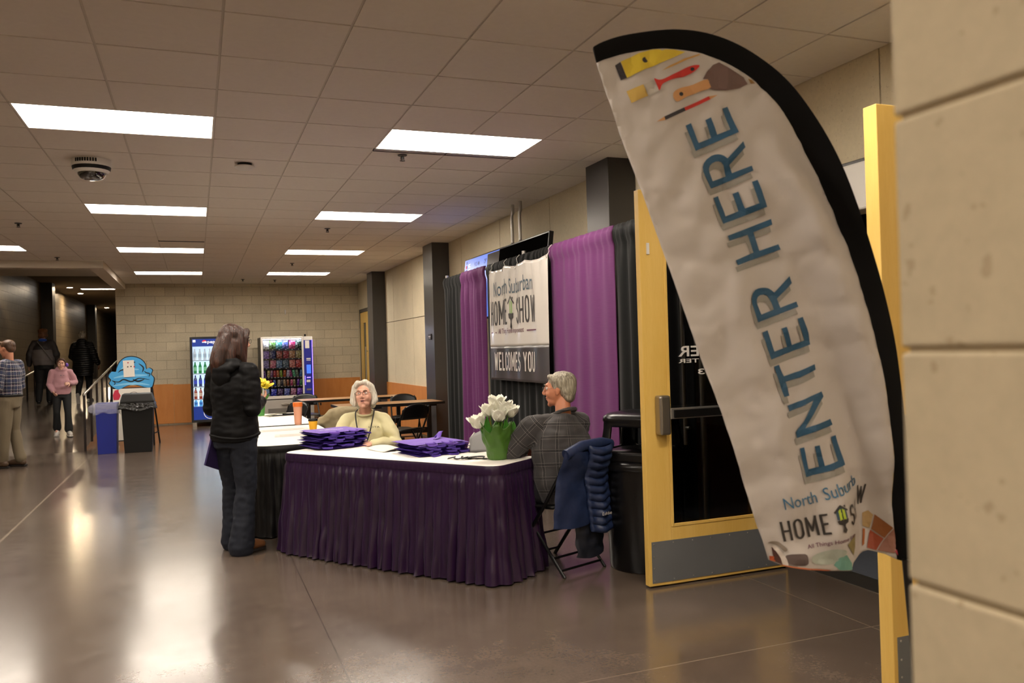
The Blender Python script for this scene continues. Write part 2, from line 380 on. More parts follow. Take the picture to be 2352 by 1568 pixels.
# near block wall at the right edge of the view
b = MB(); zj = 1.4764; ya, yb = -1.6, .552
b.box((.5815, ya, 0), (1.15, yb-.005, CZ), 1)
for k in range(-8, 9):
    z0 = zj+k*.2032+.002; z1 = z0+.2032-.004
    if z0 < 0 or z1 > CZ+.05: 
        z0 = max(z0, 0); z1 = min(z1, CZ)
        if z1-z0 < .03: continue
    off = 0 if k % 2 else .2032; y = yb+.0
    ln = .2032 if k % 2 else .4064; ln = .4064
    while y > ya:
        l2 = ln if y < yb else (.4064 if k % 2 == 0 else .2032*3)
        b.box((.578, max(y-l2+.004, ya), z0), (1.16, y, z1)); y -= l2
struct(b.build('wall_near', [m_near, m_mortar], bevel=.004, seg=3))
# room beyond the double doors
b = MB(); b.box((XW, DY0-.02, -.1), (XW+.2, DY1+.02, .004)); struct(b.build('trim_threshold', m_steel))
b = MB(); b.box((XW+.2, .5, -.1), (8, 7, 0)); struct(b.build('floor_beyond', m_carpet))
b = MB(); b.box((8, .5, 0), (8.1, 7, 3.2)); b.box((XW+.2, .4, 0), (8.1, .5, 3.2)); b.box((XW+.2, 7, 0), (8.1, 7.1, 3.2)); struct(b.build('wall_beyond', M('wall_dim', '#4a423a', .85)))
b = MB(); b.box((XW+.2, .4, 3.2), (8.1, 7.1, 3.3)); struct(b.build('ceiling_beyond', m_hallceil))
b = MB(); f = .06
b.box((XW-.03, DY0-f, 0), (XW+.22, DY0, DH+.02)); b.box((XW-.03, DY1, 0), (XW+.22, DY1+f, DH+.02)); b.box((XW-.03, DY0-f, DH-.04), (XW+.22, DY1+f, DH+.02))
struct(b.build('door_frame', m_charcoal, bevel=.003))
# maple door in the far end of the right wall
b = MB(); b.box((XW-.05, 18.18, 0), (XW+.01, 18.26, 2.47)); b.box((XW-.05, 19.2, 0), (XW+.01, 19.28, 2.47)); b.box((XW-.05, 18.18, 2.4), (XW+.01, 19.28, 2.47)); struct(b.build('door_frame_far', m_charcoal, bevel=.003))
o = thing('door_leaf', (XW-.045, 18.27, 0), 'narrow-windowed maple door at the far end of the right wall beside the farthest charcoal column', 'door')
b = MB(); b.box((0, 0, .01), (.04, .28, 2.39)); b.box((0, .62, .01), (.04, .92, 2.39)); b.box((0, .28, .01), (.04, .62, .5)); b.box((0, .28, 2.15), (.04, .62, 2.39)); b.build('wood_panel', m_maple, o, bevel=.003)
b = MB(); b.box((.015, .28, .5), (.025, .62, 2.15)); b.build('glass_pane', M('door_glass_grey', '#3a3833', .1), o)
b = MB(); b.tube([(-.05, .12, .7), (-.05, .12, 1.6)], .012, 10); b.tube([(0, .12, .8), (-.05, .12, .8)], .009, 8); b.tube([(0, .12, 1.5), (-.05, .12, 1.5)], .009, 8); b.build('pull_handle', m_alu, o, smooth=40)
# ---- light troffers
m_lens = M('troffer_lens', '#ffffff', .6, emit=PANEL_POWER, ec='#fff3e4')
m_troff = M('troffer_white', '#f2efe8', .5)
first = None; k = 0
names_col = {-2: 'left row', 2: 'right row', -6: 'far left row'}
def light_label(c, r):
    row = {-18: 'third behind the camera', -12: 'second behind the camera', -6: 'just overhead', 0: 'nearest the camera', 6: 'second from the camera', 12: 'third from the camera', 18: 'farthest, near the block wall'}[r]
    return 'recessed fluorescent ceiling panel, %s of lights, %s' % (names_col[c], row)
W2, H2 = 2*T, T
for lx, ly in LIGHTS:
    loc = (CX0+lx*T, CY0+ly*T, CZ)
    if first is None:
        first = thing('ceiling_light', loc, light_label(lx, ly), 'ceiling light', group='recessed ceiling lights')
        b = MB(); e = .012
        for (xa, ya, xb, yb) in ((0, 0, W2, e), (0, H2-e, W2, H2), (0, e, e, H2-e), (W2-e, e, W2, H2-e)): b.box((xa, ya, -.004), (xb, yb, .075))
        b.build('housing', m_troff, first)
        b = MB(); b.box((e, e, .055), (W2-e, H2-e, .07)); b.build('diffuser', m_lens, first)
    else: copy_tree(first, loc, label=light_label(lx, ly))
# hall lights; the third is unseen, added to light the people on the ramp
hl = []
for i, (x, y, z, a) in enumerate(((-3.15, 27.2, 3.615, 0), (-2.9, 38.5, 3.615, 0), (-3.2, 16.6, 3.615, 0))):
    o = thing('ceiling_light', (x, y, z), 'ceiling panel over the dim ramp hall, %s' % ('just left of the block wall', 'farthest along the hall', 'added unseen behind the soffit to light the ramp', 'second behind the soffit')[i], 'ceiling light')
    b = MB(); b.box((0, 0, -.02), (1.1, .3, .0)); b.build('housing', m_troff, o); b = MB(); b.box((.02, .02, -.024), (1.08, .28, -.02)); b.build('diffuser', m_lens, o)
# wall washers in the hall
m_lamp = M('lamp_warm', '#ffffff', .5, emit=420, ec='#ffe2b8')
for i, y in enumerate((19.3, 26.9, 29.3, 37.5)):
    o = thing('downlight', (-3.38, y, 3.62), 'small round downlight in the dark hall ceiling washing the left wall, %s' % ('nearest', 'second', 'third', 'farthest')[i], 'downlight')
    b = MB(); b.lathe([(.1, 0), (.1, -.02), (.08, -.02), (.08, 0)], 20); b.build('trim_ring', m_steel, o, smooth=30)
    b = MB(); b.cyl((0, 0, -.012), .079, .008, 20); b.build('bulb', m_lamp, o)
# pilasters in the hall
for i, y in enumerate((25.4, 35.6)):
    b = MB(); b.box((-3.9, y, 0), (-3.62, y+.5, 3.62)); struct(b.build('column_hall_%d' % (i+1), m_darkmetal))
# ================================================================ ceiling devices
def lathe_obj(name, prof, mat, parent, c=(0, 0, 0), n=28, sa=35):
    b = MB(); b.lathe(prof, n, c); return b.build(name, mat, parent, smooth=sa)
m_glassdark = M('dome_dark', '#141210', .06, 0, .8, coat=1)
o = thing('dome_camera', (-.757, 7.46, CZ-.008), 'white multi-lens dome security camera on the ceiling tiles left of the lights', 'security camera')
lathe_obj('mount', [(0, .004), (.148, .004), (.15, -.045), (.147, -.055), (0, -.055)], m_white, o)
lathe_obj('band', [(0, -.053), (.146, -.053), (.142, -.075), (.132, -.085), (0, -.085)], m_black, o)
lathe_obj('trim_ring', [(0, -.083), (.134, -.083), (.118, -.105), (.1, -.106), (0, -.1)], m_white, o)
lathe_obj('dome', [(.106, -.1), (.104, -.12), (.085, -.145), (.05, -.158), (0, -.162)], m_glassdark, o)
b = MB()
for i in range(9):
    a = -2.3+i*.13; b.box((-.006, -.002, -.034), (.006, .006, -.006), mt=Matrix.Rotation(a+PI/2, 4, 'Z') @ Matrix.Translation((0, -.151, 0)))
b.build('vent_slots', m_black, o)
o = thing('smoke_detector', (.426, 7.307, CZ-.008), 'round white smoke detector with dark base on the ceiling right of the dome camera', 'smoke detector')
lathe_obj('base', [(0, .004), (.058, .004), (.06, -.02), (0, -.02)], m_black, o)
lathe_obj('cover', [(.05, -.018), (.082, -.02), (.084, -.03), (.06, -.045), (.03, -.05), (0, -.05)], m_white, o)
spr = None
for x, y, lb in ((1.643, 6.68, 'just beyond the nearest right-hand light'), (1.645, 10.877, 'just beyond the second right-hand light'), (1.65, 15.156, 'just beyond the third right-hand light'), (1.645, 18.6, 'between the farthest right-hand light and the block wall'), (-1.906, 11.039, 'at the far left of the view'), (.974, 18.45, 'near the block wall between the two light rows'), (-2.0, 14.6, 'in front of the soffit of the ramp hall')):
    lb = 'small pendent sprinkler head in the ceiling, ' + lb
    if spr is None:
        spr = thing('sprinkler', (x, y, CZ-.006), lb, 'sprinkler', group='ceiling sprinklers')
        lathe_obj('escutcheon', [(0, 0), (.04, 0), (.036, -.008), (0, -.01)], m_charcoal, spr, n=20)
        b = MB(); b.cyl((0, 0, -.035), .009, .03, 10); b.cyl((0, 0, -.05), .022, .003, 14); b.tube([(-.012, 0, -.012), (-.014, 0, -.035), (0, 0, -.05)], .003, 6); b.tube([(.012, 0, -.012), (.014, 0, -.035), (0, 0, -.05)], .003, 6)
        b.build('head', m_darkmetal, spr)
    else: copy_tree(spr, (x, y, CZ-.006), label=lb)
def slot(x0, x1, y, lb, w_=.055):
    o = thing('slot_vent', (x0, y, CZ), lb, 'air vent'); b = MB(); L = x1-x0
    b.box((0, 0, -.008), (L, .006, .02)); b.box((0, w_-.006, -.008), (L, w_, .02)); b.box((0, w_*.48, -.006), (L, w_*.55, .02)); b.build('frame', m_charcoal, o)
    b = MB(); b.box((0, .004, .004), (L, w_-.004, .012)); b.build('backing', m_blackr, o)
slot(1.379, 2.6, 6.53, 'long dark slot air vent along the far edge of the nearest right-hand light', .075)
slot(-.45, .15, 12.42, 'short dark slot air vent in the ceiling before the third left-hand light', .05)
b = MB(); b.lathe([(0, .02), (.012, .02), (.02, .0), (.02, -.05), (.012, -.09), (0, -.1)], 14)
tag(b.build('wall_sensor', m_white, loc=(1.957, YB-.022, 2.5), smooth=40), 'tiny white sensor high on the block wall above the snack machine', 'sensor')
# ================================================================ handrails
m_rail = M('rail_dark', '#3b3431', .4, .5)
def railing(x, y0, y1, npost, lb, post=True):
    o = thing('handrail', (x, y0, 0), lb, 'handrail'); L = y1-y0
    b = MB(); b.tube([(0, -.02, .9), (0, 0, .93), (0, L, .93+RS*L)], .021, 12); b.build('rail', m_steel, o, smooth=40)
    for i in range(npost):
        y = L*i/(npost-.3); b = MB(); b.tube([(0, y, RS*y-.005), (0, y, .91+RS*y)], .019, 8); b.build('post', m_rail, o, smooth=40)
    return o
railing(-1.72, 15.02, 21.2, 7, 'sloping steel handrail on dark posts beside the blue bin at the ramp hall')
railing(-3.68, 19.0, 23.5, 5, 'sloping steel handrail on the left wall of the hall behind the plaid-shirt man')
# ================================================================ bins
def bin_body(b, x0, x1, y0, y1, h, tp=.86, mi=0, th=.012):
    cx, cy = (x0+x1)/2, (y0+y1)/2
    def ring(s, z): return [(cx+(x-cx)*s, cy+(y-cy)*s, z) for x, y in ((x0, y0), (x1, y0), (x1, y1), (x0, y1))]
    v = ring(tp, 0)+ring(1, h)+ring(.95, h)+ring(tp*.93, .02)
    f = [(3, 2, 1, 0)]+[(i, (i+1) % 4, 4+(i+1) % 4, 4+i) for i in range(4)]+[(4+i, 4+(i+1) % 4, 8+(i+1) % 4, 8+i) for i in range(4)]+[(8+i, 8+(i+1) % 4, 12+(i+1) % 4, 12+i) for i in range(4)]+[(12, 13, 14, 15)]
    b.add(v, f, mi)
m_blue = M('bin_blue', '#1d2a86', .45, spec=.4); m_binblack = M('bin_black', '#090909', .5, spec=.3)
t = NT('clear_liner'); t.b.inputs['Base Color'].default_value = lin('#cfd0e6'); t.b.inputs['Roughness'].default_value = .3; t.b.inputs['Alpha'].default_value = .25
t.bump(t.n('TexNoise', {'Vector': t.n('TexCoord').outputs['Object'], 'Scale': 22, 'Detail': 3}).outputs[0], .8, .02); m_liner = t.m
o = thing('recycling_bin', (-1.34, 14.5, 0), 'tall blue plastic bin with a clear bag folded over its rim', 'bin')
b = MB(); bin_body(b, -.155, .155, -.16, .2, .79, .86); b.build('body', m_blue, o, bevel=.012)
def liner(name, x0, x1, y0, y1, z1, drop, mat, parent, seed, amp=.015):
    per = []; n = 40
    cx, cy = (x0+x1)/2, (y0+y1)/2
    def pt(u):
        a = 2*PI*u; c, s = math.cos(a), math.sin(a); k = 1/max(abs(c), abs(s)); return cx+c*k*(x1-x0)/2, cy+s*k*(y1-y0)/2
    def fn(u, v):
        x, y = pt(u); nz = noise.noise(Vector((u*14, v*2, seed))); ex = .012+amp*abs(noise.noise(Vector((u*20, v*5, seed+3))))
        s = 1+ (ex/.15)*(.4+v) ; z = z1-(v*drop*(1+.5*noise.noise(Vector((u*6, seed, 0))))) + .006*nz
        return (cx+(x-cx)*s, cy+(y-cy)*s, z)
    b = MB(); b.grid(fn, 64, 8); b.grid(lambda u, v: (cx+(pt(u)[0]-cx)*(1.0-.03*v), cy+(pt(u)[1]-cy)*(1.0-.03*v), z1+.004-v*.1), 64, 2)
    return b.build(name, mat, parent, smooth=60)
liner('bag_liner', -.158, .158, -.165, .205, .80, .17, m_liner, o, 1)
b = MB(); b.grid(lambda u, v: (-.2-.075*math.cos(2*PI*u)*math.sin(PI*v)*(1+.25*noise.noise(Vector((u*4, v*4, 0)))), .0+.05*math.sin(2*PI*u)*math.sin(PI*v), .71-.07*math.cos(PI*v)*(1+.2*noise.noise(Vector((u*5, v*3, 7))))), 20, 12); b.build('liner_knot', m_liner, o, smooth=60)
o = thing('waste_bin', (-.89, 14.45, 0), 'tall black swing-top bin beside the blue bin', 'bin')
b = MB(); bin_body(b, -.235, .235, -.2, .25, .79, .84); b.build('body', m_binblack, o, bevel=.015)
b = MB(); b.add([(-.245, -.21, .78), (.245, -.21, .78), (.245, .26, .78), (-.245, .26, .78), (-.245, -.21, .815), (.245, -.21, .815), (.245, .26, .815), (-.245, .26, .815), (-.215, -.16, .93), (.205, -.16, .93), (.205, .2, .93), (-.215, .2, .93)],
   [(3, 2, 1, 0)]+[(i, (i+1) % 4, 4+(i+1) % 4, 4+i) for i in range(4)]+[(4+i, 4+(i+1) % 4, 8+(i+1) % 4, 8+i) for i in range(4)]+[(8, 9, 10, 11)]); b.build('lid', m_black, o, bevel=.012)
m_linerb = M('black_liner', '#0c0c0d', .22, bump=.8, bs=24, bd=.02)
liner('bag_liner', -.236, .236, -.202, .252, .785, .1, m_linerb, o, 5, .02)
# ================================================================ ice cream A-frame sign
o = thing('sandwich_sign', (-1.03, 15.3, 0), 'A-frame sign topped by a blue ice cream cut-out behind the bins', 'sign')
m_ice = M('ice_blue', '#3f9bd6', .55, bump=.3, bs=8, bd=.03); m_ice2 = M('ice_light', '#7cc3ea', .55); m_ink = M('ink_black', '#101216', .5)
m_paper = M('white_paper', '#dcd6cc', .7); m_red = M('print_red', '#bf2b46', .5); m_cone = M('print_orange', '#c6703a', .5)
def fl(a, b_, c): return (a, -c, b_)
blob_ = catmull([(-.27, -.01), (-.2, -.045), (-.1, .0), (0, .03), (.1, .015), (.2, -.02), (.3, -.03), (.335, .04), (.345, .13), (.305, .19), (.325, .26), (.275, .3), (.232, .285), (.215, .37), (.15, .45), (.04, .495), (-.08, .485), (-.17, .415), (-.215, .32), (-.235, .255), (-.3, .255), (-.345, .18), (-.31, .12), (-.335, .06)], 5, True)
def off_poly(p, d):
    cx = sum(a for a, _ in p)/len(p); cy = sum(b for _, b in p)/len(p); return [(cx+(a-cx)*(1+d), cy+(b_-cy)*(1+d)) for a, b_ in p]
b = MB(); b.prism([(x, z+1.02) for x, z in off_poly(blob_, .05)], fl, .012); b.prism([(x, z+1.02) for x, z in blob_], lambda a, b_, c: (a, -.012-c, b_), .008, 1)
def ribbon(b, pts, wd, yy, mi, ff=None):
    p = catmull(pts, 6)
    for i in range(len(p)-1):
        a = Vector(p[i]); c = Vector(p[i+1]); d = (c-a); nrm = Vector((-d.y, d.x)).normalized()
        k0 = wd*(.25+.75*math.sin(PI*i/(len(p)-1))); k1 = wd*(.25+.75*math.sin(PI*(i+1)/(len(p)-1)))
        q = [a+nrm*k0, a-nrm*k0, c-nrm*k1, c+nrm*k1]
        b.add([(v.x, yy, v.y) if ff is None else ff(v.x, v.y) for v in q], [(0, 1, 2, 3)], mi)
for pts, wd, mi in (([(-.3, 1.13), (-.2, 1.1), (-.12, 1.14), (0, 1.1), (.12, 1.15), (.28, 1.12)], .012, 0), ([(-.2, 1.26), (-.15, 1.3), (-.1, 1.31), (-.06, 1.34)], .012, 0), ([(.2, 1.27), (.235, 1.24), (.29, 1.22), (.27, 1.17)], .01, 0), ([(.02, 1.14), (.1, 1.1), (.2, 1.13)], .014, 0), ([(-.16, 1.3), (-.08, 1.36), (.02, 1.31), (.12, 1.3)], .02, 2), ([(-.3, 1.13), (-.25, 1.09), (-.27, 1.05)], .008, 0), ([(.12, 1.4), (.19, 1.33), (.17, 1.25)], .012, 0), ([(-.27, 1.17), (-.1, 1.2), (.1, 1.2), (.25, 1.2)], .022, 2), ([(-.28, 1.04), (-.1, 1.06), (.12, 1.06), (.28, 1.03)], .02, 2)): ribbon(b, pts, wd, -.0215, mi)
b.build('ice_cream_board', [m_ink, m_ice, m_ice2], o)
b = MB(); b.box((-.3, -.012, .1), (.3, 0, 1.0)); b.box((-.29, -.016, .12), (.29, -.012, .985), 1)
b.add([(-.28, -.0175, .8), (-.2, -.0175, .8), (-.17, -.0175, .87), (-.2, -.0175, .93), (-.2, -.0175, .975), (-.26, -.0175, .96), (-.29, -.0175, .88)], [tuple(range(7))], 2)
p = [(.03+.095*math.cos(2*PI*i/28), .83+.095*math.sin(2*PI*i/28)) for i in range(28)]
for i in range(28):
    q = p[i], p[(i+1) % 28]; b.add([(q[0][0], -.0175, q[0][1]), (q[1][0], -.0175, q[1][1]), (.03+(q[1][0]-.03)*.93, -.0175, .83+(q[1][1]-.83)*.93), (.03+(q[0][0]-.03)*.93, -.0175, .83+(q[0][1]-.83)*.93)], [(0, 1, 2, 3)], 0)
b.build('front_panel', [m_ink, m_paper, m_red], o)
b = MB()
for s in (-1, 1): b.tube([(s*.31, .0, 1.03), (s*.33, -.03, 0)], .014, 8); b.tube([(s*.31, .02, 1.03), (s*.4, .42, 0)], .014, 8); b.tube([(s*.38, .33, .2), (s*.31, 0, .2)], .01, 8)
b.build('frame', m_black, o)
b = MB(); b.box((-.08, -.03, 1.18), (.09, -.027, 1.46), mt=Matrix.Rotation(-.03, 4, 'Y'))
for x, z, mi in ((-.045, 1.42, 1), (.055, 1.425, 2), (-.05, 1.35, 2), (0, 1.355, 2), (.05, 1.35, 1)): b.add([(x-.01, -.0312, z-.01), (x+.01, -.0312, z-.01), (x+.01, -.0312, z+.01), (x-.01, -.0312, z+.01)], [(0, 1, 2, 3)], mi)
b.build('notice', [m_paper, m_red, m_ink], o)
# ================================================================ drinks cooler
m_frameb = M('cooler_frame', '#15161b', .35); m_pblue = M('cooler_blue', '#0f2f86', .4, emit=.12, ec='#123a9e')
m_pglow = M('cooler_backlight', '#dfeef8', .6, emit=.36, ec='#cfe2f0'); m_shelf = M('cooler_shelf', '#cfd9e0', .4, emit=.1)
m_wprint = M('print_white', '#f4f2ee', .5, emit=.2); m_rprint = M('print_red2', '#cc1f2c', .5, emit=.25)
o = thing('drinks_cooler', (-.12, 18.6, 0), 'tall blue glass-door drinks machine of bottles against the block wall', 'vending machine')
W_ = .76
b = MB(); b.box((0, .04, .1), (.05, .78, 1.9)); b.box((W_-.05, .04, .1), (W_, .78, 1.9)); b.box((.05, .4, .1), (W_-.05, .78, 1.9)); b.box((.05, .04, 1.84), (W_-.05, .4, 1.9)); b.box((.05, .04, .1), (W_-.05, .4, .4)); b.build('cabinet', m_frameb, o, bevel=.006)
b = MB(); b.box((.05, .385, .4), (W_-.05, .4, 1.84)); b.build('light_panel', m_pglow, o)
b = MB(); b.box((0, 0, .1), (.045, .04, 1.9)); b.box((W_-.045, 0, .1), (W_, .04, 1.9)); b.box((.045, 0, 1.86), (W_-.045, .04, 1.9)); b.box((.045, 0, .1), (W_-.045, .04, .15))
b.box((.045, .005, 1.7), (W_-.045, .03, 1.86), 1); b.box((.045, .005, .15), (W_-.045, .03, .43), 1); b.build('door_frame', [m_frameb, m_pblue], o, bevel=.002)
def emblem(b, cx, cz, r, yy, mr, mw, mb):
    n = 28
    def wave(x): return .12*r*math.sin(2.6*x/r+.4)
    top = [(r*math.cos(a), r*math.sin(a)) for a in [PI*(.12+i*.76/n) for i in range(n+1)]]
    bot = [(r*math.cos(a), r*math.sin(a)) for a in [PI*(1.12+i*.76/n) for i in range(n+1)]]
    full = [(r*math.cos(2*PI*i/40), r*math.sin(2*PI*i/40)) for i in range(40)]
    b.add([(cx+x, yy, cz+z) for x, z in full], [tuple(range(40))], mw)
    lt_ = [(x, z) for x, z in ((top[-1][0]+(top[0][0]-top[-1][0])*i/10, 0) for i in range(11))]
    b.add([(cx+x, yy-.0015, cz+z) for x, z in top+[(x, r*.28+wave(x)) for x, _ in lt_]], [tuple(range(n+12))], mr)
    b.add([(cx+x, yy-.0015, cz+z) for x, z in bot+[(-x, -r*.3+wave(x)*.8) for x, _ in lt_]], [tuple(range(n+12))], mb)
b = MB(); emblem(b, .29, 1.79, .045, .0, 2, 1, 3); emblem(b, .38, .3, .11, .0, 2, 1, 3)
v, f = text2d('pepsi', .012); b.add([(.35+x*.22, 0, 1.745+z*.08) for x, z in v], f, 1); b.box((.06, -.002, 1.79), (.115, .002, 1.84), 1)
n = 40
for i in range(n):
    if 4 <= i <= 12: continue
    a0, a1 = 2*PI*i/n, 2*PI*(i+.6)/n; b.add([(.38+r_*math.cos(a)*1.0, .0, .3+r_*math.sin(a)) for r_, a in ((.125, a0), (.125, a1), (.14, a1), (.14, a0))], [(0, 1, 2, 3)], 1)
b.build('logo', [m_frameb, m_wprint, m_rprint, m_pblue], o)
shz = [1.455, 1.165, .88, .60, .415]
for z in [1.41, 1.13, .85, .585, .43]:
    b = MB(); b.box((.05, .06, z-.018), (W_-.05, .38, z)); b.build('shelf', m_shelf, o)
t = NT('cooler_glass'); tr = t.n('BsdfTransparent', {0: (.97, .98, 1, 1)}); gl = t.n('BsdfGlossy', {0: (1, 1, 1, 1), 1: .02})
t.t.links.new(t.n('MixShader', {0: t.n('Fresnel', {0: 1.35}).outputs[0], 1: tr, 2: gl}).outputs[0], t.t.nodes['Material Output'].inputs[0]); m_clear = t.m
b = MB(); b.box((.045, .012, .43), (W_-.045, .018, 1.7)); b.build('door_glass', m_clear, o)
b = MB(); b.box((.02, .05, 0), (.1, .7, .1)); b.box((W_-.1, .05, 0), (W_-.02, .7, .1)); b.build('feet', m_steel, o)
def bottle_proto(nm, liquid, cap, lab, label):
    o = thing(nm, (0, 0, 0), label, 'bottle')
    ml = M('drink_'+nm+liquid, liquid, .12, spec=.6, coat=.5, emit=.25)
    lathe_obj('bottle_body', [(0, 0), (.03, 0), (.033, .01), (.033, .13), (.03, .15), (.014, .195), (.013, .21), (0, .21)], ml, o, n=14)
    lathe_obj('cap', [(0, .228), (.015, .228), (.015, .207), (0, .207)], M('cap'+nm+cap, cap, .4, emit=.15), o, n=12)
    lathe_obj('wrap_label', [(.0335, .055), (.0345, .056), (.0345, .125), (.0335, .126)], M('lab'+nm+lab, lab, .4, emit=.2), o, n=14)
    return o
rows = [(1.41, '#c9d3d8', '#e8ecee', '#aebfc9', 6, 'clear water bottle with pale label on the top shelf of the drinks cooler'),
        (1.13, '#2f8a4c', '#1f7a3c', '#8ed1a0', 5, 'green soda bottle on the second shelf of the drinks cooler'),
        (.85, '#31406e', '#1c2f8f', '#3d52c8', 4, 'dark blue-labelled soda bottle on the third shelf of the drinks cooler'),
        (.585, '#8f3a2c', '#1d5a44', '#d9b9a4', 5, 'red drink bottle with green cap on the fourth shelf of the drinks cooler'),
        (.43, '#4fa3d8', '#d8562a', '#2f6fc0', 5, 'light blue drink bottle with orange cap on the bottom shelf of the drinks cooler')]
for ri, (z, li, ca, la, cnt, lb) in enumerate(rows):
    p = bottle_proto('drink_bottle', li, ca, la, lb)
    gname = 'bottles on cooler shelf %s' % ('one', 'two', 'three', 'four', 'five')[ri]
    sc_ = (1.05, 1.05, 1.05, 1.05, .66)[ri]; p.scale = (1.0, 1.0, sc_); p['group'] = gname
    for i in range(cnt):
        q = p if i == 0 else copy_tree(p); q.location = (-.12+.095+i*.1, 18.72, z+.0005)
# ================================================================ snack machine
m_sgrey = M('snack_grey', '#a9a49c', .4, .2); m_sdark = M('snack_side', '#191817', .5); m_navy = M('snack_navy', '#1c2274', .35, emit=.04, ec='#2a2fb0')
m_spir = M('shelf_black', '#101014', .4); m_led = M('led_violet', '#8f7bff', .4, emit=2.5, ec='#6a52ff'); m_ledw = M('led_white', '#ffffff', .4, emit=26, ec='#dfe4ff')
o = thing('snack_machine', (1.30, 18.4, 0), 'glass-front snack vending machine with a blue control panel', 'vending machine')
SW = 1.09
b = MB(); b.box((0, .03, .08), (.03, .95, 1.86)); b.box((SW-.03, .03, .08), (SW, .95, 1.86)); b.box((.03, .55, .08), (SW-.03, .95, 1.86)); b.box((.03, .03, 1.83), (SW-.03, .55, 1.86)); b.box((.03, .03, .08), (SW-.03, .55, .56)); b.box((.87, .03, .56), (SW-.03, .55, 1.83)); b.build('cabinet', m_sdark, o, bevel=.005)
b = MB(); b.box((0, 0, .54), (.045, .03, 1.86)); b.box((.86, 0, .54), (.9, .03, 1.86)); b.box((.045, 0, 1.82), (.86, .03, 1.86)); b.box((.045, 0, .52), (.86, .03, .585)); b.build('window_frame', M('frame_white', '#d9d4cc', .35, .2), o, bevel=.006)
b = MB(); b.box((.9, -.01, .54), (SW, .03, 1.86), 0); b.box((.9, -.012, 1.78), (SW, -.01, 1.86), 1); b.box((.93, -.014, 1.6), (1.02, -.01, 1.77), 1); b.box((.95, -.014, 1.36), (1.04, -.01, 1.385), 1); b.box((.95, -.014, 1.33), (1.04, -.01, 1.345), 1)
b.box((.95, -.018, 1.05), (1.04, -.01, 1.24), 2); b.box((.94, -.02, .86), (1.02, -.01, .91), 1); b.box((.94, -.02, .68), (1.04, -.01, .72), 3); b.build('control_panel', [m_navy, m_white, M('keypad_blue', '#3d6df0', .4, emit=.3), m_steel], o, bevel=.002)
b = MB(); b.box((1.075, -.014, .56), (1.085, -.01, 1.78)); b.box((.912, -.014, .8), (.918, -.01, 1.0)); b.box((.95, -.014, .955), (1.03, -.01, .97)); b.build('led_strip', m_led, o)
b = MB(); b.box((0, 0, .0), (SW, .03, .5)); b.build('lower_panel', m_sgrey, o, bevel=.006)
b = MB(); b.lathe([(.001, 0), (.09, 0), (.085, .02), (.06, .03), (.001, .03)], 20); b.xf(Matrix.Translation((.48, .0, .4)) @ Matrix.Rotation(PI/2, 4, 'X') @ Matrix.Diagonal((1, .32, 1, 1))); b.build('tray_pull', m_steel, o, smooth=40)
b = MB(); b.box((.12, -.006, .1), (.85, .0, .32)); b.build('delivery_flap', M('flap', '#77736c', .35, .3), o, bevel=.004)
b = MB(); b.box((.05, .05, 1.805), (.85, .07, 1.818)); b.build('lamp_strip', m_ledw, o)
b = MB(); b.box((.045, .01, .585), (.86, .016, 1.82)); b.build('door_glass', m_clear, o)
b = MB(); b.cyl((.94, .05, 1.86), .02, .03, 12); b.ell((.94, .05, 1.9), (.022, .022, .014), 12); b.build('top_knob', m_black, o, smooth=40)
srows = [(1.605, 6, .135, .19, 0), (1.40, 6, .125, .17, 1), (1.195, 6, .125, .175, 2), (1.0, 12, .058, .15, 3), (.805, 12, .056, .14, 4), (.6, 6, .12, .15, 5)]
cols = [('white', '#e4e8dc'), ('green', '#5d8a3a'), ('teal', '#3c8f8a'), ('dark blue', '#3a4a8a'), ('red and pink', '#b02a5a'), ('black and green', '#24402a'),
 ('purple and white', '#8a6fd0'), ('navy', '#2c3a7a'), ('rust', '#a8482a'), ('crimson', '#a0222e'), ('tan', '#c0905a'), ('olive', '#a8a05a'),
 ('lilac', '#8f8ad0'), ('pink and white', '#d67a90'), ('steel blue', '#6a8fb8'), ('slate', '#4a6a78'), ('salmon', '#e08a78'), ('red', '#c83a2a'),
 ('violet', '#9a6ad8'), ('pale yellow', '#d8c87a'), ('mauve', '#8a5a8a'), ('bright red', '#c83038'), ('orange', '#c8702a'), ('lime', '#9ac23a'), ('burnt orange', '#c85a1a'), ('white and navy', '#c8c8e0'), ('magenta', '#b83a8a'), ('mint', '#5ac28a'), ('sage', '#7a9a7a'), ('sky blue', '#4a8ad0'),
 ('lemon', '#c8c83a'), ('rose', '#c85a6a'), ('raspberry', '#b82a4a'), ('cobalt', '#2a5ac8'), ('cream', '#d8c8a8'), ('charcoal', '#3a3a4a'), ('beige', '#b8986a'), ('copper', '#b0603a'), ('cerise', '#d04a7a'), ('khaki', '#a8985a'), ('deep purple', '#7a2ac8'), ('emerald', '#3aa05a'),
 ('pale blue', '#8ab8e8'), ('royal blue', '#3a4ae0'), ('plum', '#5a3a7a'), ('periwinkle', '#6a7ad0'), ('dusty pink', '#c07a9a'), ('bright purple', '#8a4ae0')]
def bag_mesh(w_, h_):
    def fn(sg):
        def g_(u, v):
            x = (u-.5)*w_*(1-.06*math.sin(PI*v)); th = .02*(math.sin(PI*min(max((v-.06)/.88, 0), 1))**.6)*(math.sin(PI*u)**.5)
            return (x, sg*th, v*h_)
        return g_
    b = MB(); b.grid(fn(-1), 8, 10); b.grid(fn(1), 8, 10); return b
ordn = ['first', 'second', 'third', 'fourth', 'fifth', 'sixth', 'seventh', 'eighth', 'ninth', 'tenth', 'eleventh', 'twelfth']
rown = ['top', 'second', 'third', 'fourth', 'fifth', 'bottom']
rnd = random.Random(4); ci = 0; m_back = m_spir
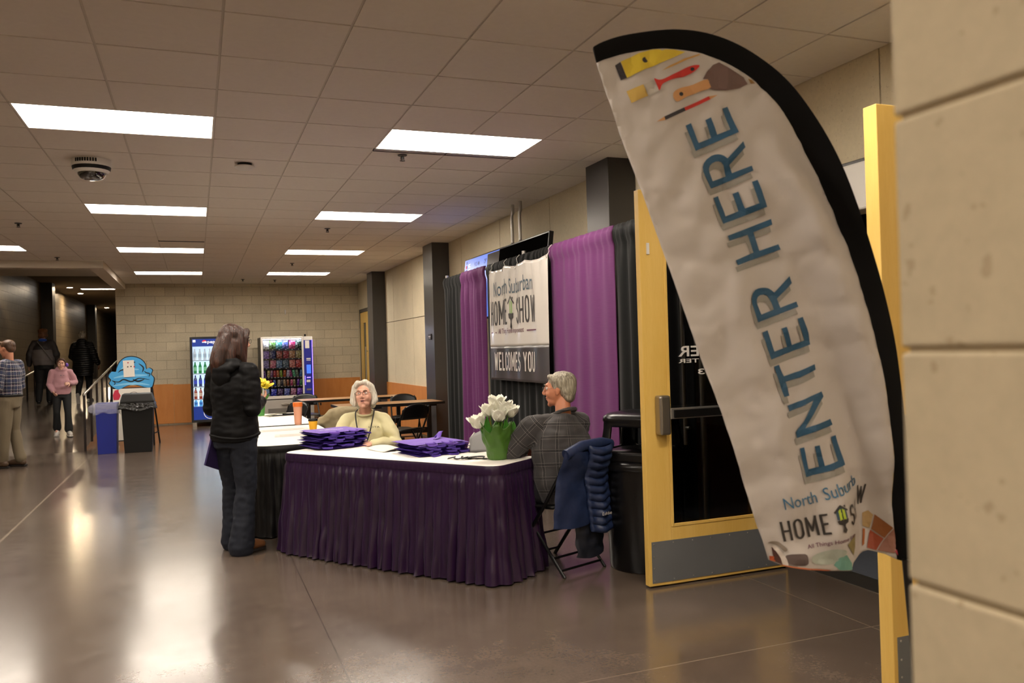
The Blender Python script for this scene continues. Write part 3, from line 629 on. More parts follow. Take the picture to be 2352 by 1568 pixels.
for z, cnt, bw, bh, ri in srows:
    b = MB(); b.box((.04, .06, z-.022), (.865, .5, z-.012)); b.box((.04, .05, z-.03), (.865, .06, z-.004)); 
    for i in range(cnt): xx = .045+(.82)*(i+.5)/cnt; b.box((xx-.014, .046, z-.024), (xx+.014, .05, z-.012), 1)
    b.build('shelf', [m_spir, m_white], o)
    proto = bag_mesh(bw, bh)
    for i in range(cnt):
        nm, c_ = cols[ci % len(cols)]; ci += 1
        t = NT('snack_'+nm); co = t.n('TexCoord').outputs['Object']; nz = t.n('TexNoise', {'Vector': co, 'Scale': 30, 'Detail': 2}).outputs[0]
        c1 = lin(c_); c2 = tuple(min(1, .3+.6*k) for k in c1[:3])+(1,); c3 = (c1[0]*.35, c1[1]*.3, c1[2]*.4, 1)
        f1 = t.m2('GREATER_THAN', nz, .56); f2 = t.m2('LESS_THAN', nz, .43)
        cc = t.mix(f1, c1, c2); cc = t.mix(f2, cc, c3); t.put(t.b, 'Base Color', cc); t.b.inputs['Roughness'].default_value = .3; t.put(t.b, 'Emission Color', cc); t.b.inputs['Emission Strength'].default_value = .0
        bb = MB(); bb.v = list(proto.v); bb.f = list(proto.f); bb.mi = list(proto.mi)
        q = bb.build('snack_bag', t.m, loc=(1.30+.045+.82*(i+.5)/cnt+rnd.uniform(-.004, .004), 18.4+.1, z-.011), smooth=60)
        q.rotation_euler = (rnd.uniform(-.05, .05), rnd.uniform(-.12, .12) if ri > 2 else rnd.uniform(-.05, .05), rnd.uniform(-.1, .1))
        tag(q, '%s snack packet, %s from left on the %s snack shelf' % (nm, ordn[i], rown[ri]), 'snack', 'snack packets in the vending machine')
# ================================================================ folding chairs
def folding_chair(mseat, mfr, label, hole=True):
    o = thing('folding_chair', (0, 0, 0), label, 'chair')
    b = MB(); b.grid(lambda u, v: ((u-.5)*.40*(1-.06*v), -.19+.39*v, .445+.008*math.cos(2*(u-.5)*2)-.012*math.sin(PI*v)), 8, 8); b.build('seat', mseat, o, smooth=60, solid=.02)
    b = MB(); n = 14
    def prof(u): return .79-.075*abs(2*u-1)**2.6
    def fn(u, v):
        x = (u-.5)*.42; z0, z1 = .59, prof(u); z = z0+(z1-z0)*v; return (x, -.245-.055*(z-.6)/.2-.02*math.cos(PI*(u-.5)), z)
    b.grid(fn, n, 6); b.build('backrest', mseat, o, smooth=60, solid=.014)
    for s in (-1, 1):
        x = s*.205
        b = MB(); b.tube([(x*1.06, .235, .0), (x*1.04, -.12, .445), (x, -.265, .66), (x*.98, -.3, .72), (x*.85, -.31, .755)], .0125, 8); b.build('front_leg', mfr, o, smooth=40)
        b = MB(); b.tube([(x*.93, -.27, .0), (x*.93, .14, .43)], .011, 8); b.build('rear_leg', mfr, o, smooth=40)
    b = MB(); b.tube([(-.21, .19, .055), (.21, .19, .055)], .008, 8); b.tube([(-.19, -.235, .04), (.19, -.235, .04)], .008, 8); b.tube([(-.19, -.17, .11), (.19, -.17, .11)], .008, 8); b.tube([(-.21, .06, .22), (.21, .06, .22)], .008, 8); b.build('stretcher', mfr, o, smooth=40)
    return o
m_chair = M('chair_black', '#0a0a0a', .33, .1)
ch0 = folding_chair(m_chair, m_chair, 'black metal folding chair in front of the nearer brown table, beside the charcoal column', 'chair')
ch0.location = (2.56, 10.72, 0); ch0.rotation_euler.z = .35; ch0['group'] = 'black folding chairs'
def chair(x, y, rz, lb): return copy_tree(ch0, (x, y, 0), rz, lb, 'black folding chairs')
chair(1.98, 10.5, -.75, 'black metal folding chair turned sideways just behind the cream-sweatshirt woman')
chair(2.5, 12.5, PI+.05, 'black folding chair tucked behind the nearer brown table, right of the white-haired woman')
chair(3.08, 12.75, PI-.1, 'black folding chair behind the nearer brown table, closest to the wall')
chair(1.75, 14.35, PI, 'black folding chair tucked behind the rear brown table near the snack machine')
chair(1.15, 12.2, 2.2, 'black folding chair beyond the far end of the black-skirted table')
chair(2.25, 5.13, .36, 'black folding chair under the grey-haired man, a blue puffy jacket on its back')
chair(1.46, 7.55, PI-.3, 'black folding chair the cream-sweatshirt woman sits on')
chair(1.42, 8.98, .05, 'black folding chair draped with a khaki coat beside the black-skirted table')
gch = folding_chair(M('chair_grey', '#8f8d8c', .45, .2), m_alu, 'silver-framed grey folding chair behind the white tulips')
gch.location = (2.13, 6.45, 0); gch.rotation_euler.z = 2.3
# ================================================================ brown tables
m_ttop = wood_mat('laminate_brown', '#a8794a', '#b5875a', .3, .3, 1, 1)
def brown_table(x, y, L, rz, lb):
    o = thing('seminar_table', (x, y, 0), lb, 'table', rz=rz, group='brown training tables')
    b = MB(); b.box((0, 0, .715), (L, .6, .742)); b.build('tabletop', [m_ttop], o, bevel=.003)
    b = MB(); e = .014
    for a in ((-e, -e, 0, .6+e), (L, -e, L+e, .6+e), (0, -e, L, 0), (0, .6, L, .6+e)): b.box((a[0], a[1], .708), (a[2], a[3], .7425))
    b.build('edge_band', m_black, o)
    for xx in (.14, L-.14):
        b = MB(); b.box((xx-.03, .27, .06), (xx+.03, .33, .7)); b.box((xx-.05, .05, .68), (xx+.05, .55, .714)); b.box((xx-.03, .03, .02), (xx+.03, .57, .06)); b.build('leg', m_black, o, bevel=.004)
    b = MB(); b.box((.14, .28, .28), (L-.14, .32, .36)); b.build('crossbar', m_black, o)
    b = MB(); b.tube([(.03, .03, .7), (.03, .03, .65), (.06, .05, .64)], .012, 8); b.tube([(.3, .03, .7), (.3, .03, .66)], .01, 8); b.build('latch_hook', m_black, o)
    return o
brown_table(1.53, 13.25, 1.75, .0, 'brown topped training table nearer the snack machine, behind the other brown table')
brown_table(1.82, 11.40, 1.5, .02, 'nearer brown topped training table behind the cream-sweatshirt woman')
# glasses case like clear holder on the table
# ================================================================ cloth tables
def satin(name, c, c2, rough=.35, sheen=.3):
    t = NT(name); co = t.n('TexCoord').outputs['Object']; nz = t.n('TexNoise', {'Vector': co, 'Scale': 3, 'Detail': 4}).outputs[0]
    t.put(t.b, 'Base Color', t.mix(nz, lin(c), lin(c2))); t.b.inputs['Roughness'].default_value = rough; t.b.inputs['Sheen Weight'].default_value = sheen
    t.b.inputs['Anisotropic'].default_value = .3
    fine = t.n('TexNoise', {'Vector': t.n('Mapping', {'Vector': co, 'Scale': (60, 60, 8)}).outputs[0], 'Scale': 3}).outputs[0]; t.bump(fine, .08, .003); return t.m
m_skirtp = satin('skirt_purple', '#1f0929', '#2c1038', .32, .05); m_skirtb = satin('skirt_black', '#070607', '#0b0a0b', .5, .0)
m_cloth = M('table_linen', '#efe9e0', .7, bump=.15, bs=18, bd=.01)
def rounded(L, W_, r, n=6):
    out = []
    for cx, cy, a0 in ((L-r, r, -PI/2), (L-r, W_-r, 0), (r, W_-r, PI/2), (r, r, PI)):
        for i in range(n+1): a = a0+PI/2*i/n; out.append((cx+r*math.cos(a), cy+r*math.sin(a)))
    return out
def resample(p, m):
    q = p+[p[0]]; d = [0]
    for i in range(len(q)-1): d.append(d[-1]+math.dist(q[i], q[i+1]))
    out = []; j = 0
    for i in range(m):
        s = d[-1]*i/m
        while d[j+1] < s: j += 1
        k = (s-d[j])/(d[j+1]-d[j]); out.append((q[j][0]+(q[j+1][0]-q[j][0])*k, q[j][1]+(q[j+1][1]-q[j][1])*k))
    return out, d[-1]
def cloth_table(name, L, W_, r, H, loc, rz, msk, lb, seed, pitch=.068, flare=.05, amp=.022):
    o = thing(name, loc, lb, 'table', rz=rz)
    base = rounded(L, W_, r)
    b = MB(); n = len(base)
    b.add([(x, y, H) for x, y in base]+[(x, y, H-.03) for x, y in base], [tuple(range(n)), tuple(range(2*n-1, n-1, -1))]+[(i, n+i, n+(i+1) % n, (i+1) % n) for i in range(n)])
    b.build('linen_top', m_cloth, o, bevel=.004)
    m = 760; rs, per = resample(base, m); cx, cy = L/2, W_/2; rg = random.Random(seed)
    nf = int(per/pitch); ph = [rg.uniform(.55, 1.3) for _ in range(nf+1)]; shifts = [rg.uniform(-.3, .3) for _ in range(nf+1)]
    def nrm(i):
        a, c = rs[i-1], rs[(i+1) % m]; dx, dy = c[0]-a[0], c[1]-a[1]; l = math.hypot(dx, dy); return dy/l, -dx/l
    def fn(u, v):
        i = int(round(u*m)) % m; x, y = rs[i]; nx, ny = nrm(i); s = u*nf; k = int(s) % nf; fr = s-int(s)
        wv = ph[k]*(math.sin(PI*fr)**1.3)*(1+.35*noise.noise(Vector((s*.9, v*2.2, seed+4)))) ; wv2 = .35*math.sin(2*PI*s*.5+shifts[k]*3)
        d = v; zt = H-.035; z = zt*(1-d)
        gath = sm(d/.12)
        a_ = amp*(sm(d/.2)*(.55+1.05*d))*(wv+wv2*d) + .006
        fine = .5+.5*math.sin(2*PI*s*2.0+5*noise.noise(Vector((s*.7, 0, seed))))
        a_ += .009*fine*math.exp(-((d-.1)/.09)**2)*ph[k]*(1 if d > .085 else .25)
        ex = flare*d**1.2
        a_ += .012*noise.noise(Vector((s*1.1, d*5, seed)))*d**.3
        return (x+nx*(a_+ex), y+ny*(a_+ex), max(z, .004) if d < 1 else .012)
    b = MB(); b.grid(fn, m, 34); b.build('skirt', msk, o, smooth=70)
    b = MB()
    def fb(u, v):
        i = int(round(u*380))*2 % m; x, y = rs[i]; nx, ny = nrm(i); e = (.006, .013, .014, .012)[int(round(v*3))]+.003*math.sin(u*380*1.9)*(v if v < 1 else 1)
        return (x+nx*e, y+ny*e, H-.001-.058*v)
    b.grid(fb, 380, 3); b.build('skirt_band', msk, o, smooth=60)
    return o
RZT = math.atan2(-.809, .588)
TA = Vector((.585, 6.435, 0))
cloth_table('skirted_table', 1.96, .51, .09, .745, TA, RZT, m_skirtp, 'front registration table with white top and pleated dark purple skirt', 3)
cloth_table('skirted_table', .74, 1.83, .12, .744, (.43, 6.97, 0), 0, m_skirtb, 'nearer of two black-skirted white-topped tables, next to the standing woman', 7, flare=.03, amp=.016)
cloth_table('skirted_table', .74, 1.83, .03, .744, (.43, 8.93, 0), 0, m_skirtb, 'farther of the two black-skirted white-topped tables, under the yellow flowers', 9, flare=.0, amp=.012)
def tpt(a, b_, z=.745):
    """point on the purple table from local coordinates"""
    d = Vector((.588, -.809, 0)); n = Vector((.809, .588, 0)); p = TA+d*a+n*b_; return Vector((p.x, p.y, z))
# ---------------------------------------------------------------- tote bags
m_tote = M('tote_purple', '#6a45b2', .75, bump=.25, bs=260, sheen=.2, bd=.002); m_tote2 = M('tote_purple_shaded', '#42268a', .75, bump=.25, bs=260, bd=.002); m_totep = M('tote_print', '#d9d0e6', .7)  # darker copy of the bag purple paints shade on the stack sides
def tote(L, W_, h, seed, loc, rz, lb, grp, printed=False, mat=None, hand=(1, 1, 1), bend=0):
    mat = mat or m_tote2
    o = thing('tote_bag', loc, lb, 'bag', rz=rz, group=grp); rg = random.Random(seed)
    def surf(u, v, top):
        x = (u-.5)*L; y = (v-.5)*W_
        e = min(u, 1-u, v, 1-v); edge = sm(e/.08)
        z = (h*(.5+.5*edge) if top else h*(.35*(1-edge)))
        z += .006*noise.noise(Vector((x*7, y*7, seed*3.1)))*(.4+.6*edge) + bend*((u-.5)*2)**2
        x += .009*noise.noise(Vector((y*12, seed, 1))); y += .009*noise.noise(Vector((x*12, seed, 2)))
        return (x, y, z)
    b = MB(); b.grid(lambda u, v: surf(u, v, True), 14, 12); b.grid(lambda u, v: surf(u, v, False), 14, 12)
    n = 14
    b.build('body', mat, o, smooth=70)
    if hand:
        for s, y0 in ((-1, -.5), (1, -.5)):
            # loops hanging out of the opening edge (-y side)
            x0 = s*L*.2+rg.uniform(-.07, .07); ln = rg.uniform(.012, .07); k = rg.uniform(-.03, .03)
            pts = [(x0-.03, y0*W_+.02, h*.6), (x0-.035, y0*W_-ln*.7, h*.7-.002), (x0+k, y0*W_-ln, h*.4), (x0+.035, y0*W_-ln*.6, h*.6), (x0+.03, y0*W_+.02, h*.6)]
            p = catmull(pts, 4); b = MB(); wd = .012
            vs = []; 
            for q in p: vs += [(q[0], q[1], q[2]-wd*.35), (q[0], q[1]+.004, q[2]+wd*.65)]
            b.add(vs, [(2*i, 2*i+1, 2*i+3, 2*i+2) for i in range(len(p)-1)]); b.build('handle', mat, o, smooth=70, solid=.002)
    if printed:
        b = MB(); v, f = text2d('North Suburban', .01); b.add([(-.13+x*.15, .02+y*.03, surf(.5+(-.13+x*.15)/L, .5+(.02+y*.03)/W_, True)[2]+.0012) for x, y in v], f)
        v, f = text2d('HOME SHOW', .02); b.add([(-.13+x*.2, -.05+y*.05, surf(.5+(-.13+x*.2)/L, .5+(-.05+y*.05)/W_, True)[2]+.0012) for x, y in v], f); b.build('print', m_totep, o)
    return o
rg = random.Random(12)
N1 = 12
c1 = Vector((1.0, 6.6, 0))
for i in range(N1):
    top = i == N1-1
    lb = ('printed purple tote bag on top of the taller left stack' if top else 'purple tote bag in the taller left stack, %s from the bottom' % ordn[i])
    ang = math.radians(19)+rg.uniform(-.06, .06)
    h = .0112
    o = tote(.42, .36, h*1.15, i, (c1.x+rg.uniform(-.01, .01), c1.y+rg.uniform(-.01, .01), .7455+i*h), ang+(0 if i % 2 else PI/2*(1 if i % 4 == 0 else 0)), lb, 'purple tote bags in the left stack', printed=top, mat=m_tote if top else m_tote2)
c2 = Vector((1.58, 5.77, 0)); N2 = 9
for i in range(N2):
    top = i == N2-1
    lb = ('plain purple tote bag on top of the lower right stack, a strap across it' if top else 'purple tote bag in the lower right stack, %s from the bottom' % ordn[i])
    h = .0098
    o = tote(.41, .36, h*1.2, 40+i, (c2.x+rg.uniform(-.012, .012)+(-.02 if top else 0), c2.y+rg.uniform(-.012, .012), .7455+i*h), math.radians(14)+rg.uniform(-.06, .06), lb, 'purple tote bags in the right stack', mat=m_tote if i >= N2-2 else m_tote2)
    if top:
        b = MB(); p = catmull([(.05, -.02, .014), (.1, .02, .02), (.13, .05, .05), (.15, .07, .055), (.12, .09, .018), (.16, .14, .014)], 5); vs = []
        for q in p: vs += [(q[0]-.012, q[1]+.01, q[2]), (q[0]+.012, q[1]-.01, q[2]+.004)]
        b.add(vs, [(2*i_, 2*i_+1, 2*i_+3, 2*i_+2) for i_ in range(len(p)-1)]); b.build('handle', m_tote, o, smooth=70, solid=.002)
# black lanyards
m_lan = M('lanyard_black', '#0e0d0e', .6)
rg = random.Random(5); n_l = ['left', 'middle', 'right']
for k in range(3):
    p = []
    for i in range(12):
        a = i/11; p.append((-.11+.07*k+.13*a+.02*math.sin(9*a+k), .02*math.sin(7*a+k*2)+.01*k, .004+.01*abs(math.sin(5*a+k))))
    p = catmull(p, 4); b = MB(); vs = []
    for q in p: vs += [(q[0], q[1]-.009, q[2]), (q[0], q[1]+.009, q[2]+.005)]
    b.add(vs, [(2*i, 2*i+1, 2*i+3, 2*i+2) for i in range(len(p)-1)]); b.tube([(p[-1][0], p[-1][1], .006), (p[-1][0]+.02, p[-1][1], .006)], .004, 6)
    q = b.build('lanyard', m_lan, loc=(1.655, 5.27, .7465), smooth=60, solid=.003); q.rotation_euler.z = RZT+.35
    tag(q, 'black folded lanyard on the purple-skirted table, %s of the heap between bags and tulips' % n_l[k], 'lanyard', 'black lanyards')
# paper sheets on purple table
def sheet(name, x, y, z, w_, l_, rz, lb, mat=m_paper, curl=.0, cat='paper'):
    b = MB(); b.grid(lambda u, v: ((u-.5)*w_, (v-.5)*l_, .0012+curl*(u*(1-u)*2+(v-.3)**2*.6)), 8, 8); q = b.build(name, mat, loc=(x, y, z), rz=rz, smooth=60, solid=.0015); return tag(q, lb, cat)
sheet('paper_sheet', 1.33, 6.13, .7455, .22, .28, .3, 'loose white paper on the purple-skirted table between the two bag stacks', curl=.03)
sheet('paper_sheet', 1.82, 5.33, .7455, .2, .26, -.6, 'white paper sheet lying beside the tulip pot', curl=.02)
def printed_sheet(x, y, rz, lb, w_=.22, l_=.28):
    o = thing('flyer', (x, y, .7445), lb, 'paper', rz=rz)
    b = MB(); b.box((-w_/2, -l_/2, .0005), (w_/2, l_/2, .002)); b.build('sheet', m_paper, o)
    b = MB()
    for i in range(5): b.add([(-w_*.4, -l_*.35+i*l_*.15, .0026), (w_*.4, -l_*.35+i*l_*.15, .0026), (w_*.4, -l_*.33+i*l_*.15, .0026), (-w_*.4, -l_*.33+i*l_*.15, .0026)], [(0, 1, 2, 3)])
    b.build('print', M('ink_grey', '#77736e', .7), o)
printed_sheet(.78, 8.35, .1, 'printed white sheet across the black-skirted table, farther one of two', .5, .2)
printed_sheet(.86, 7.75, -.1, 'printed white sheet nearest the tote bags on the black-skirted table', .42, .22)
o = thing('magazine', (.92, 10.3, .7445), 'grey folded magazine with a black pen case on the far black-skirted table', 'magazine', rz=.2)
b = MB(); b.grid(lambda u, v: ((u-.5)*.3, (v-.5)*.22, .004+.035*math.sin(PI*u)*(1-.6*v)), 10, 6); b.build('cover', M('magazine_grey', '#7d7d68', .5), o, smooth=60, solid=.006)
b = MB(); b.box((-.17, -.14, .0005), (.15, .1, .004)); b.build('pages', m_paper, o)
b = MB(); b.box((.02, -.12, .005), (.17, -.06, .03)); b.build('pen_case', m_black, o, bevel=.008)
# tumbler
o = thing('tumbler', (.98, 8.85, .7445), 'tall frosted tumbler with orange lid on the black-skirted table', 'tumbler')
m_or = M('orange_plastic', '#ef7a2e', .4); m_fro = M('frosted_orange', '#dfa183', .45, spec=.4, coat=.2)
lathe_obj('cup', [(0, .0005), (.034, .0005), (.036, .01), (.046, .2), (.044, .2), (0, .198)], m_fro, o); lathe_obj('lid', [(.046, .19), (.049, .192), (.05, .225), (.047, .235), (.03, .236), (0, .23)], m_or, o)
o = thing('coffee_cup', (1.03, 8.05, .7445), 'yellow paper coffee cup with black lid beside the bag stack', 'cup')
lathe_obj('cup', [(0, .0005), (.032, .0005), (.043, .1), (.041, .1), (0, .098)], M('cup_yellow', '#e0a61c', .55), o); lathe_obj('lid', [(.044, .095), (.046, .098), (.045, .108), (.04, .118), (.036, .118), (.034, .112), (0, .112)], m_black, o)
# ---------------------------------------------------------------- tulips
m_gwrap = M('green_foil', '#456c24', .45, bump=.7, bs=14, bd=.02, var=.2); m_leaf = M('leaf_green', '#3f7a26', .45, var=.25, vs=20); m_stem = M('stem_green', '#6f9a3c', .5)
t = NT('petal_white'); t.b.inputs['Base Color'].default_value = lin('#f4f3e4'); t.b.inputs['Roughness'].default_value = .5; m_petal = t.m
def tulip(parent, p, d, s=1., openn=.35, seed=0, name='flower', mat=None):
    rg = random.Random(seed); d = Vector(d).normalized(); q = d.to_track_quat('Z', 'Y').to_matrix(); b = MB()
    for k in range(6):
        a = k*PI/3+rg.uniform(-.15, .15); inner = k % 2; op = openn*(1 if not inner else .6)*rg.uniform(.7, 1.3)
        R_ = q @ Matrix.Rotation(a, 3, 'Z'); hh = .062*s*rg.uniform(.92, 1.08)
        def fn(u, v):
            wd = .034*s*math.sin(PI*min(v*.9+.07, 1))**.42*(1-.12*v); x = (u-.5)*2*wd
            r = (.008+.026*math.sin(PI*min(v*.62, .5)))*s*(1-.12*inner)+op*.03*s*max(v-.45, 0)**1.5*3
            r -= (x*x)/(.05*s)*.55; z = hh*v
            return Vector(p)+R_ @ Vector((r, x, z+.003*s*math.sin(u*9+v*4)))
        b.grid(fn, 8, 9)
    return b.build(name, mat or m_petal, parent, smooth=70, solid=.0012)
def leaf(parent, p0, p1, wd, bendv, name='leaf', mat=None):
    p0, p1 = Vector(p0), Vector(p1); bv = Vector(bendv); b = MB(); d = (p1-p0).normalized(); sd = d.cross(Vector((0, 1, 0)) if abs(d.y) < .8 else Vector((1, 0, 0))).normalized()
    def fn(u, v): return p0.lerp(p1, v)+bv*math.sin(PI*v*.9)+sd*(u-.5)*2*wd*math.sin(PI*min(v*.9+.08, 1))**.7+d.cross(sd)*abs(u-.5)*wd*.8
    b.grid(fn, 4, 12); return b.build(name, mat or m_leaf, parent, smooth=70, solid=.0012)
o = thing('tulip_pot', (1.865, 5.17, .7455), 'pot of white tulips wrapped in green foil on the purple-skirted table', 'potted plant')
def wrap(u, v):
    a = 2*PI*u; r = .062+.05*v+.012*math.sin(a*7+v*3)*v*v+.006*noise.noise(Vector((math.cos(a)*3, math.sin(a)*3, v*4)))
    r += .012*math.sin(PI*v)*noise.noise(Vector((a*2, v*5, 2)))
    z = v*(.175+.05*math.sin(a*3+1.2)**2*v+.035*abs(math.sin(a*1.5+.3)))
    return (r*math.cos(a), r*math.sin(a), z+.001)
b = MB(); b.grid(wrap, 72, 18); b.lathe([(0, .001), (.062, .001)], 36); b.build('foil_wrap', m_gwrap, o, smooth=60, solid=.002)
b = MB(); b.lathe([(.06, .02), (.085, .13), (0, .13)], 24); b.build('soil', M('soil', '#2a1d14', .9), o)
# flower positions: image-right axis at the pot
ra = Vector((.933, -.36, 0)); fa = Vector((.36, .933, 0))
fl_ = [(-.115, -.02, .255, -.3), (-.045, .0, .325, -.15), (.0, .0, .375, 0), (.045, .01, .345, .1), (.075, .01, .32, .35), (.015, -.05, .295, .05)]
for k, (a, f_, z, tl) in enumerate(fl_):
    p = ra*a+fa*f_+Vector((0, 0, z)); tulip(o, p-Vector((0, 0, .04)), ra*tl+Vector((0, 0, 1))+fa*-.1, 1.38, .38, k)
    b = MB(); base = ra*a*.35+fa*f_*.3+Vector((0, 0, .12)); b.tube(catmull([base, base.lerp(p, .5)+ra*a*.1, p-Vector((0, 0, .03))], 6), .0045, 8); b.build('stem', m_stem, o, smooth=40)
for a, f_, z, wd, bx in ((-.06, -.04, .29, .024, -.02), (-.01, -.07, .25, .028, 0), (.05, -.06, .27, .024, .02), (.1, 0, .25, .022, .03), (-.085, .0, .27, .022, -.03), (.02, .05, .32, .02, 0)):
    leaf(o, ra*a*.4+fa*f_*.4+Vector((0, 0, .12)), ra*a+fa*f_+Vector((0, 0, z)), wd, ra*bx)
# daffodils in green vase
o = thing('flower_vase', (.70, 10.45, .7445), 'green ribbed vase of yellow flowers in front of the standing woman', 'vase')
b = MB(); b.grid(lambda u, v: ((.058+.016*v+.003*math.cos(2*PI*u*18))*math.cos(2*PI*u), (.058+.016*v+.003*math.cos(2*PI*u*18))*math.sin(2*PI*u), .001+v*.2), 108, 6); b.lathe([(0, .001), (.06, .001)], 30); b.build('vase_body', M('vase_green', '#4a9440', .3, coat=.4), o, smooth=60)
m_yel = M('petal_yellow', '#e6d23c', .5)
for k, (a, f_, z) in enumerate(((-.05, 0, .35), (.01, -.02, .38), (.05, .01, .36), (.0, .04, .34), (.08, .03, .33))):
    p = ra*a+fa*f_+Vector((0, 0, z)); tulip(o, p, ra*(a*4)+Vector((0, 0, 1))-fa*.6, 1.1, 1.3, 30+k, 'flower', m_yel)
    b = MB(); b.tube([ra*a*.3+Vector((0, 0, .12)), p], .004, 6); b.build('stem', m_stem, o)
for a, f_, z, wd in ((-.06, 0, .3, .015), (.03, -.03, .29, .02), (.09, 0, .3, .018), (.12, .02, .27, .014), (0, .03, .33, .016)): leaf(o, ra*a*.3+Vector((0, 0, .16)), ra*a+fa*f_+Vector((0, 0, z)), wd, ra*.01)
# ================================================================ pipe and drape
def drape_mat(name, c, c2):
    t = NT(name); co = t.n('TexCoord').outputs['Object']
    wv = t.n('TexNoise', {'Vector': t.n('Mapping', {'Vector': co, 'Scale': (3, 3, 90)}).outputs[0], 'Scale': 3}).outputs[0]
    t.put(t.b, 'Base Color', t.mix(wv, lin(c), lin(c2))); t.b.inputs['Roughness'].default_value = .7; t.b.inputs['Specular IOR Level'].default_value = .2; t.b.inputs['Sheen Weight'].default_value = .08; t.bump(wv, .12, .002); return t.m
m_dpur = drape_mat('drape_purple', '#5e2a5c', '#6c3468'); m_dblk = drape_mat('drape_black', '#060707', '#0a0c0c')
XD = 3.1; ZD = 2.42
def drape(y0, y1, mat, lb, seed, xoff=0, pitch=.16, amp=.03, z0=.03):
    L = abs(y1-y0); nf = max(2, int(L/pitch)); rg = random.Random(seed); A = [rg.uniform(.5, 1.2) for _ in range(nf+2)]; S = rg.uniform(0, 9)
    o = thing('drape', (XD+xoff, y0, 0), lb, 'curtain'); nu = max(30, int(L/.018))
    def fn(u, v):
        z = ZD-(ZD-z0)*v; s = u*nf+.25*noise.noise(Vector((u*4, v*1.2, S))); k = int(max(min(s, nf), 0)); fr = s-int(s)
        w_ = A[k]*math.sin(PI*fr)**2*(.4+.6*sm(v/.15)); w2 = .25*math.sin(2*PI*u*nf*2.3+S)*(1-sm(v/.25))
        x = -amp*(w_+w2)-.012; y = (y1-y0)*(u+.008*noise.noise(Vector((u*3, v*5, S))))
        if z > 2.28: x -= .022*math.sin(PI*(ZD-z)/.14)*(1+.5*noise.noise(Vector((u*nf*2.2, z*8, S))))
        if abs(z-2.28) < .012: x += .006
        return (x, y, z)
    b = MB(); b.grid(fn, nu, 46); b.build('cloth', mat, o, smooth=70, solid=.002)
    return o
drape(10.44, 9.63, m_dblk, 'black drape at the left end of the booth beside the charcoal column', 1)
drape(9.64, 8.76, m_dpur, 'narrow bunched purple drape left of the banner', 2, -.012, .14, .045)
drape(8.74, 6.90, m_dblk, 'wide black drape behind the banner', 3)
drape(6.93, 5.70, m_dpur, 'wide purple drape right of the banner, behind the seated man', 4, -.014, .24, .022)
drape(5.70, 4.66, m_dblk, 'black drape at the right end of the booth behind the yellow door', 5)
o = thing('drape_stand', (XD+.03, 10.46, 0), 'silver pipe upright and crossbar frame holding the booth drapes', 'frame')
m_pipe = M('pipe_silver', '#b5b2ad', .3, .8)
for k, y in enumerate((0, -2.74, -5.82)):
    b = MB(); b.cyl((0, y, .012), .022, 2.45, 14); b.build('upright', m_pipe, o, smooth=40); b = MB(); b.box((-.03, y-.2, 0), (.3, y+.2, .012)); b.build('base_plate', m_darkmetal, o, bevel=.003)
b = MB(); b.tube([(0, -.03, ZD-.02), (0, -5.8, ZD-.02)], .018, 10); b.build('crossbar', m_pipe, o, smooth=40)
# ---------------------------------------------------------------- banner
m_vinyl = M('banner_vinyl', '#d6cfc6', .28, spec=.6, coat=.25); m_vdark = M('banner_charcoal', '#3f3a3b', .3, spec=.6, coat=.25)
m_pk = M('print_charcoal', '#37322f', .4); m_pblu = M('print_slate', '#3d5566', .4); m_pgreen = M('print_green', '#93b36d', .4); m_pplum = M('print_plum', '#6b3a4e', .5)
BW, BH = 1.62, 1.19; BX, BY, BZ = 3.005, 8.475, 2.335
def bf(s, z):   # s along the banner (0 left .. BW right), z up (0 bottom..BH)
    k = z/BH
    x = .009*math.sin(s*17+.8)*(.35+.65*k)+.007*math.sin(s*31+2*k)*k**2+.006*math.sin(s*9+3)*(1-k)
    sag = -.028*abs(math.sin(PI*s/BW*3))*k**3
    return (x, -s, z+sag+.05*s/BW*0)
o = thing('banner', (BX, BY, BZ-BH), 'white and charcoal vinyl welcome banner hung on the black drape', 'banner')
zs = .355
b = MB(); b.grid(lambda u, v: bf(u*BW, zs+v*(BH-zs)), 120, 30); b.build('white_field', m_vinyl, o, smooth=70, solid=.001)
b = MB(); b.grid(lambda u, v: bf(u*BW, v*zs), 120, 14); b.build('charcoal_field', m_vdark, o, smooth=70, solid=.001)
def bput(b, vf, s0, z0, w_, h_, mi=0, d=.0035):
    v, f = vf; b.add([(lambda q: (q[0]-d, q[1], q[2]))(bf(s0+x*w_, z0+y*h_)) for x, y in v], f, mi)
def txt(s, off, n): return sliced(text2d(s, off), n)
def logo_house(b, put, mk, mg, ml):
    """house-on-a-paintbrush mark in a unit 1 x 2.9 box; put(poly, material)"""
    put([(.0, 2.05), (.5, 2.62), (1., 2.05), (.93, 1.92), (.5, 2.42), (.07, 1.92)], mk); put([(.72, 2.5), (.86, 2.5), (.86, 2.28), (.72, 2.44)], mk)
    put([(.14, 1.3), (.86, 1.3), (.86, 2.02), (.5, 2.42), (.14, 2.02)], ml)
    put([(.2, 1.3), (.3, 1.3), (.3, 2.14), (.2, 2.04)], mk if ml is None else ml)
    put([(.3, 1.26), (.47, 1.26), (.47, 2.3), (.3, 2.12)], mg); put([(.55, 1.26), (.74, 1.26), (.74, 2.08), (.55, 2.28)], mg)
    put([(.1, 1.22), (.25, 1.3), (.32, 1.22), (.42, 1.32), (.5, 1.22), (.6, 1.32), (.7, 1.22), (.8, 1.32), (.9, 1.22), (.84, .92), (.6, .8), (.57, .6), (.66, .25), (.5, 0), (.34, .25), (.43, .6), (.4, .8), (.16, .92)], mk)
b = MB()
bput(b, txt('North Suburban', 0, .02), .18, .90, 1.05, .16, 1)
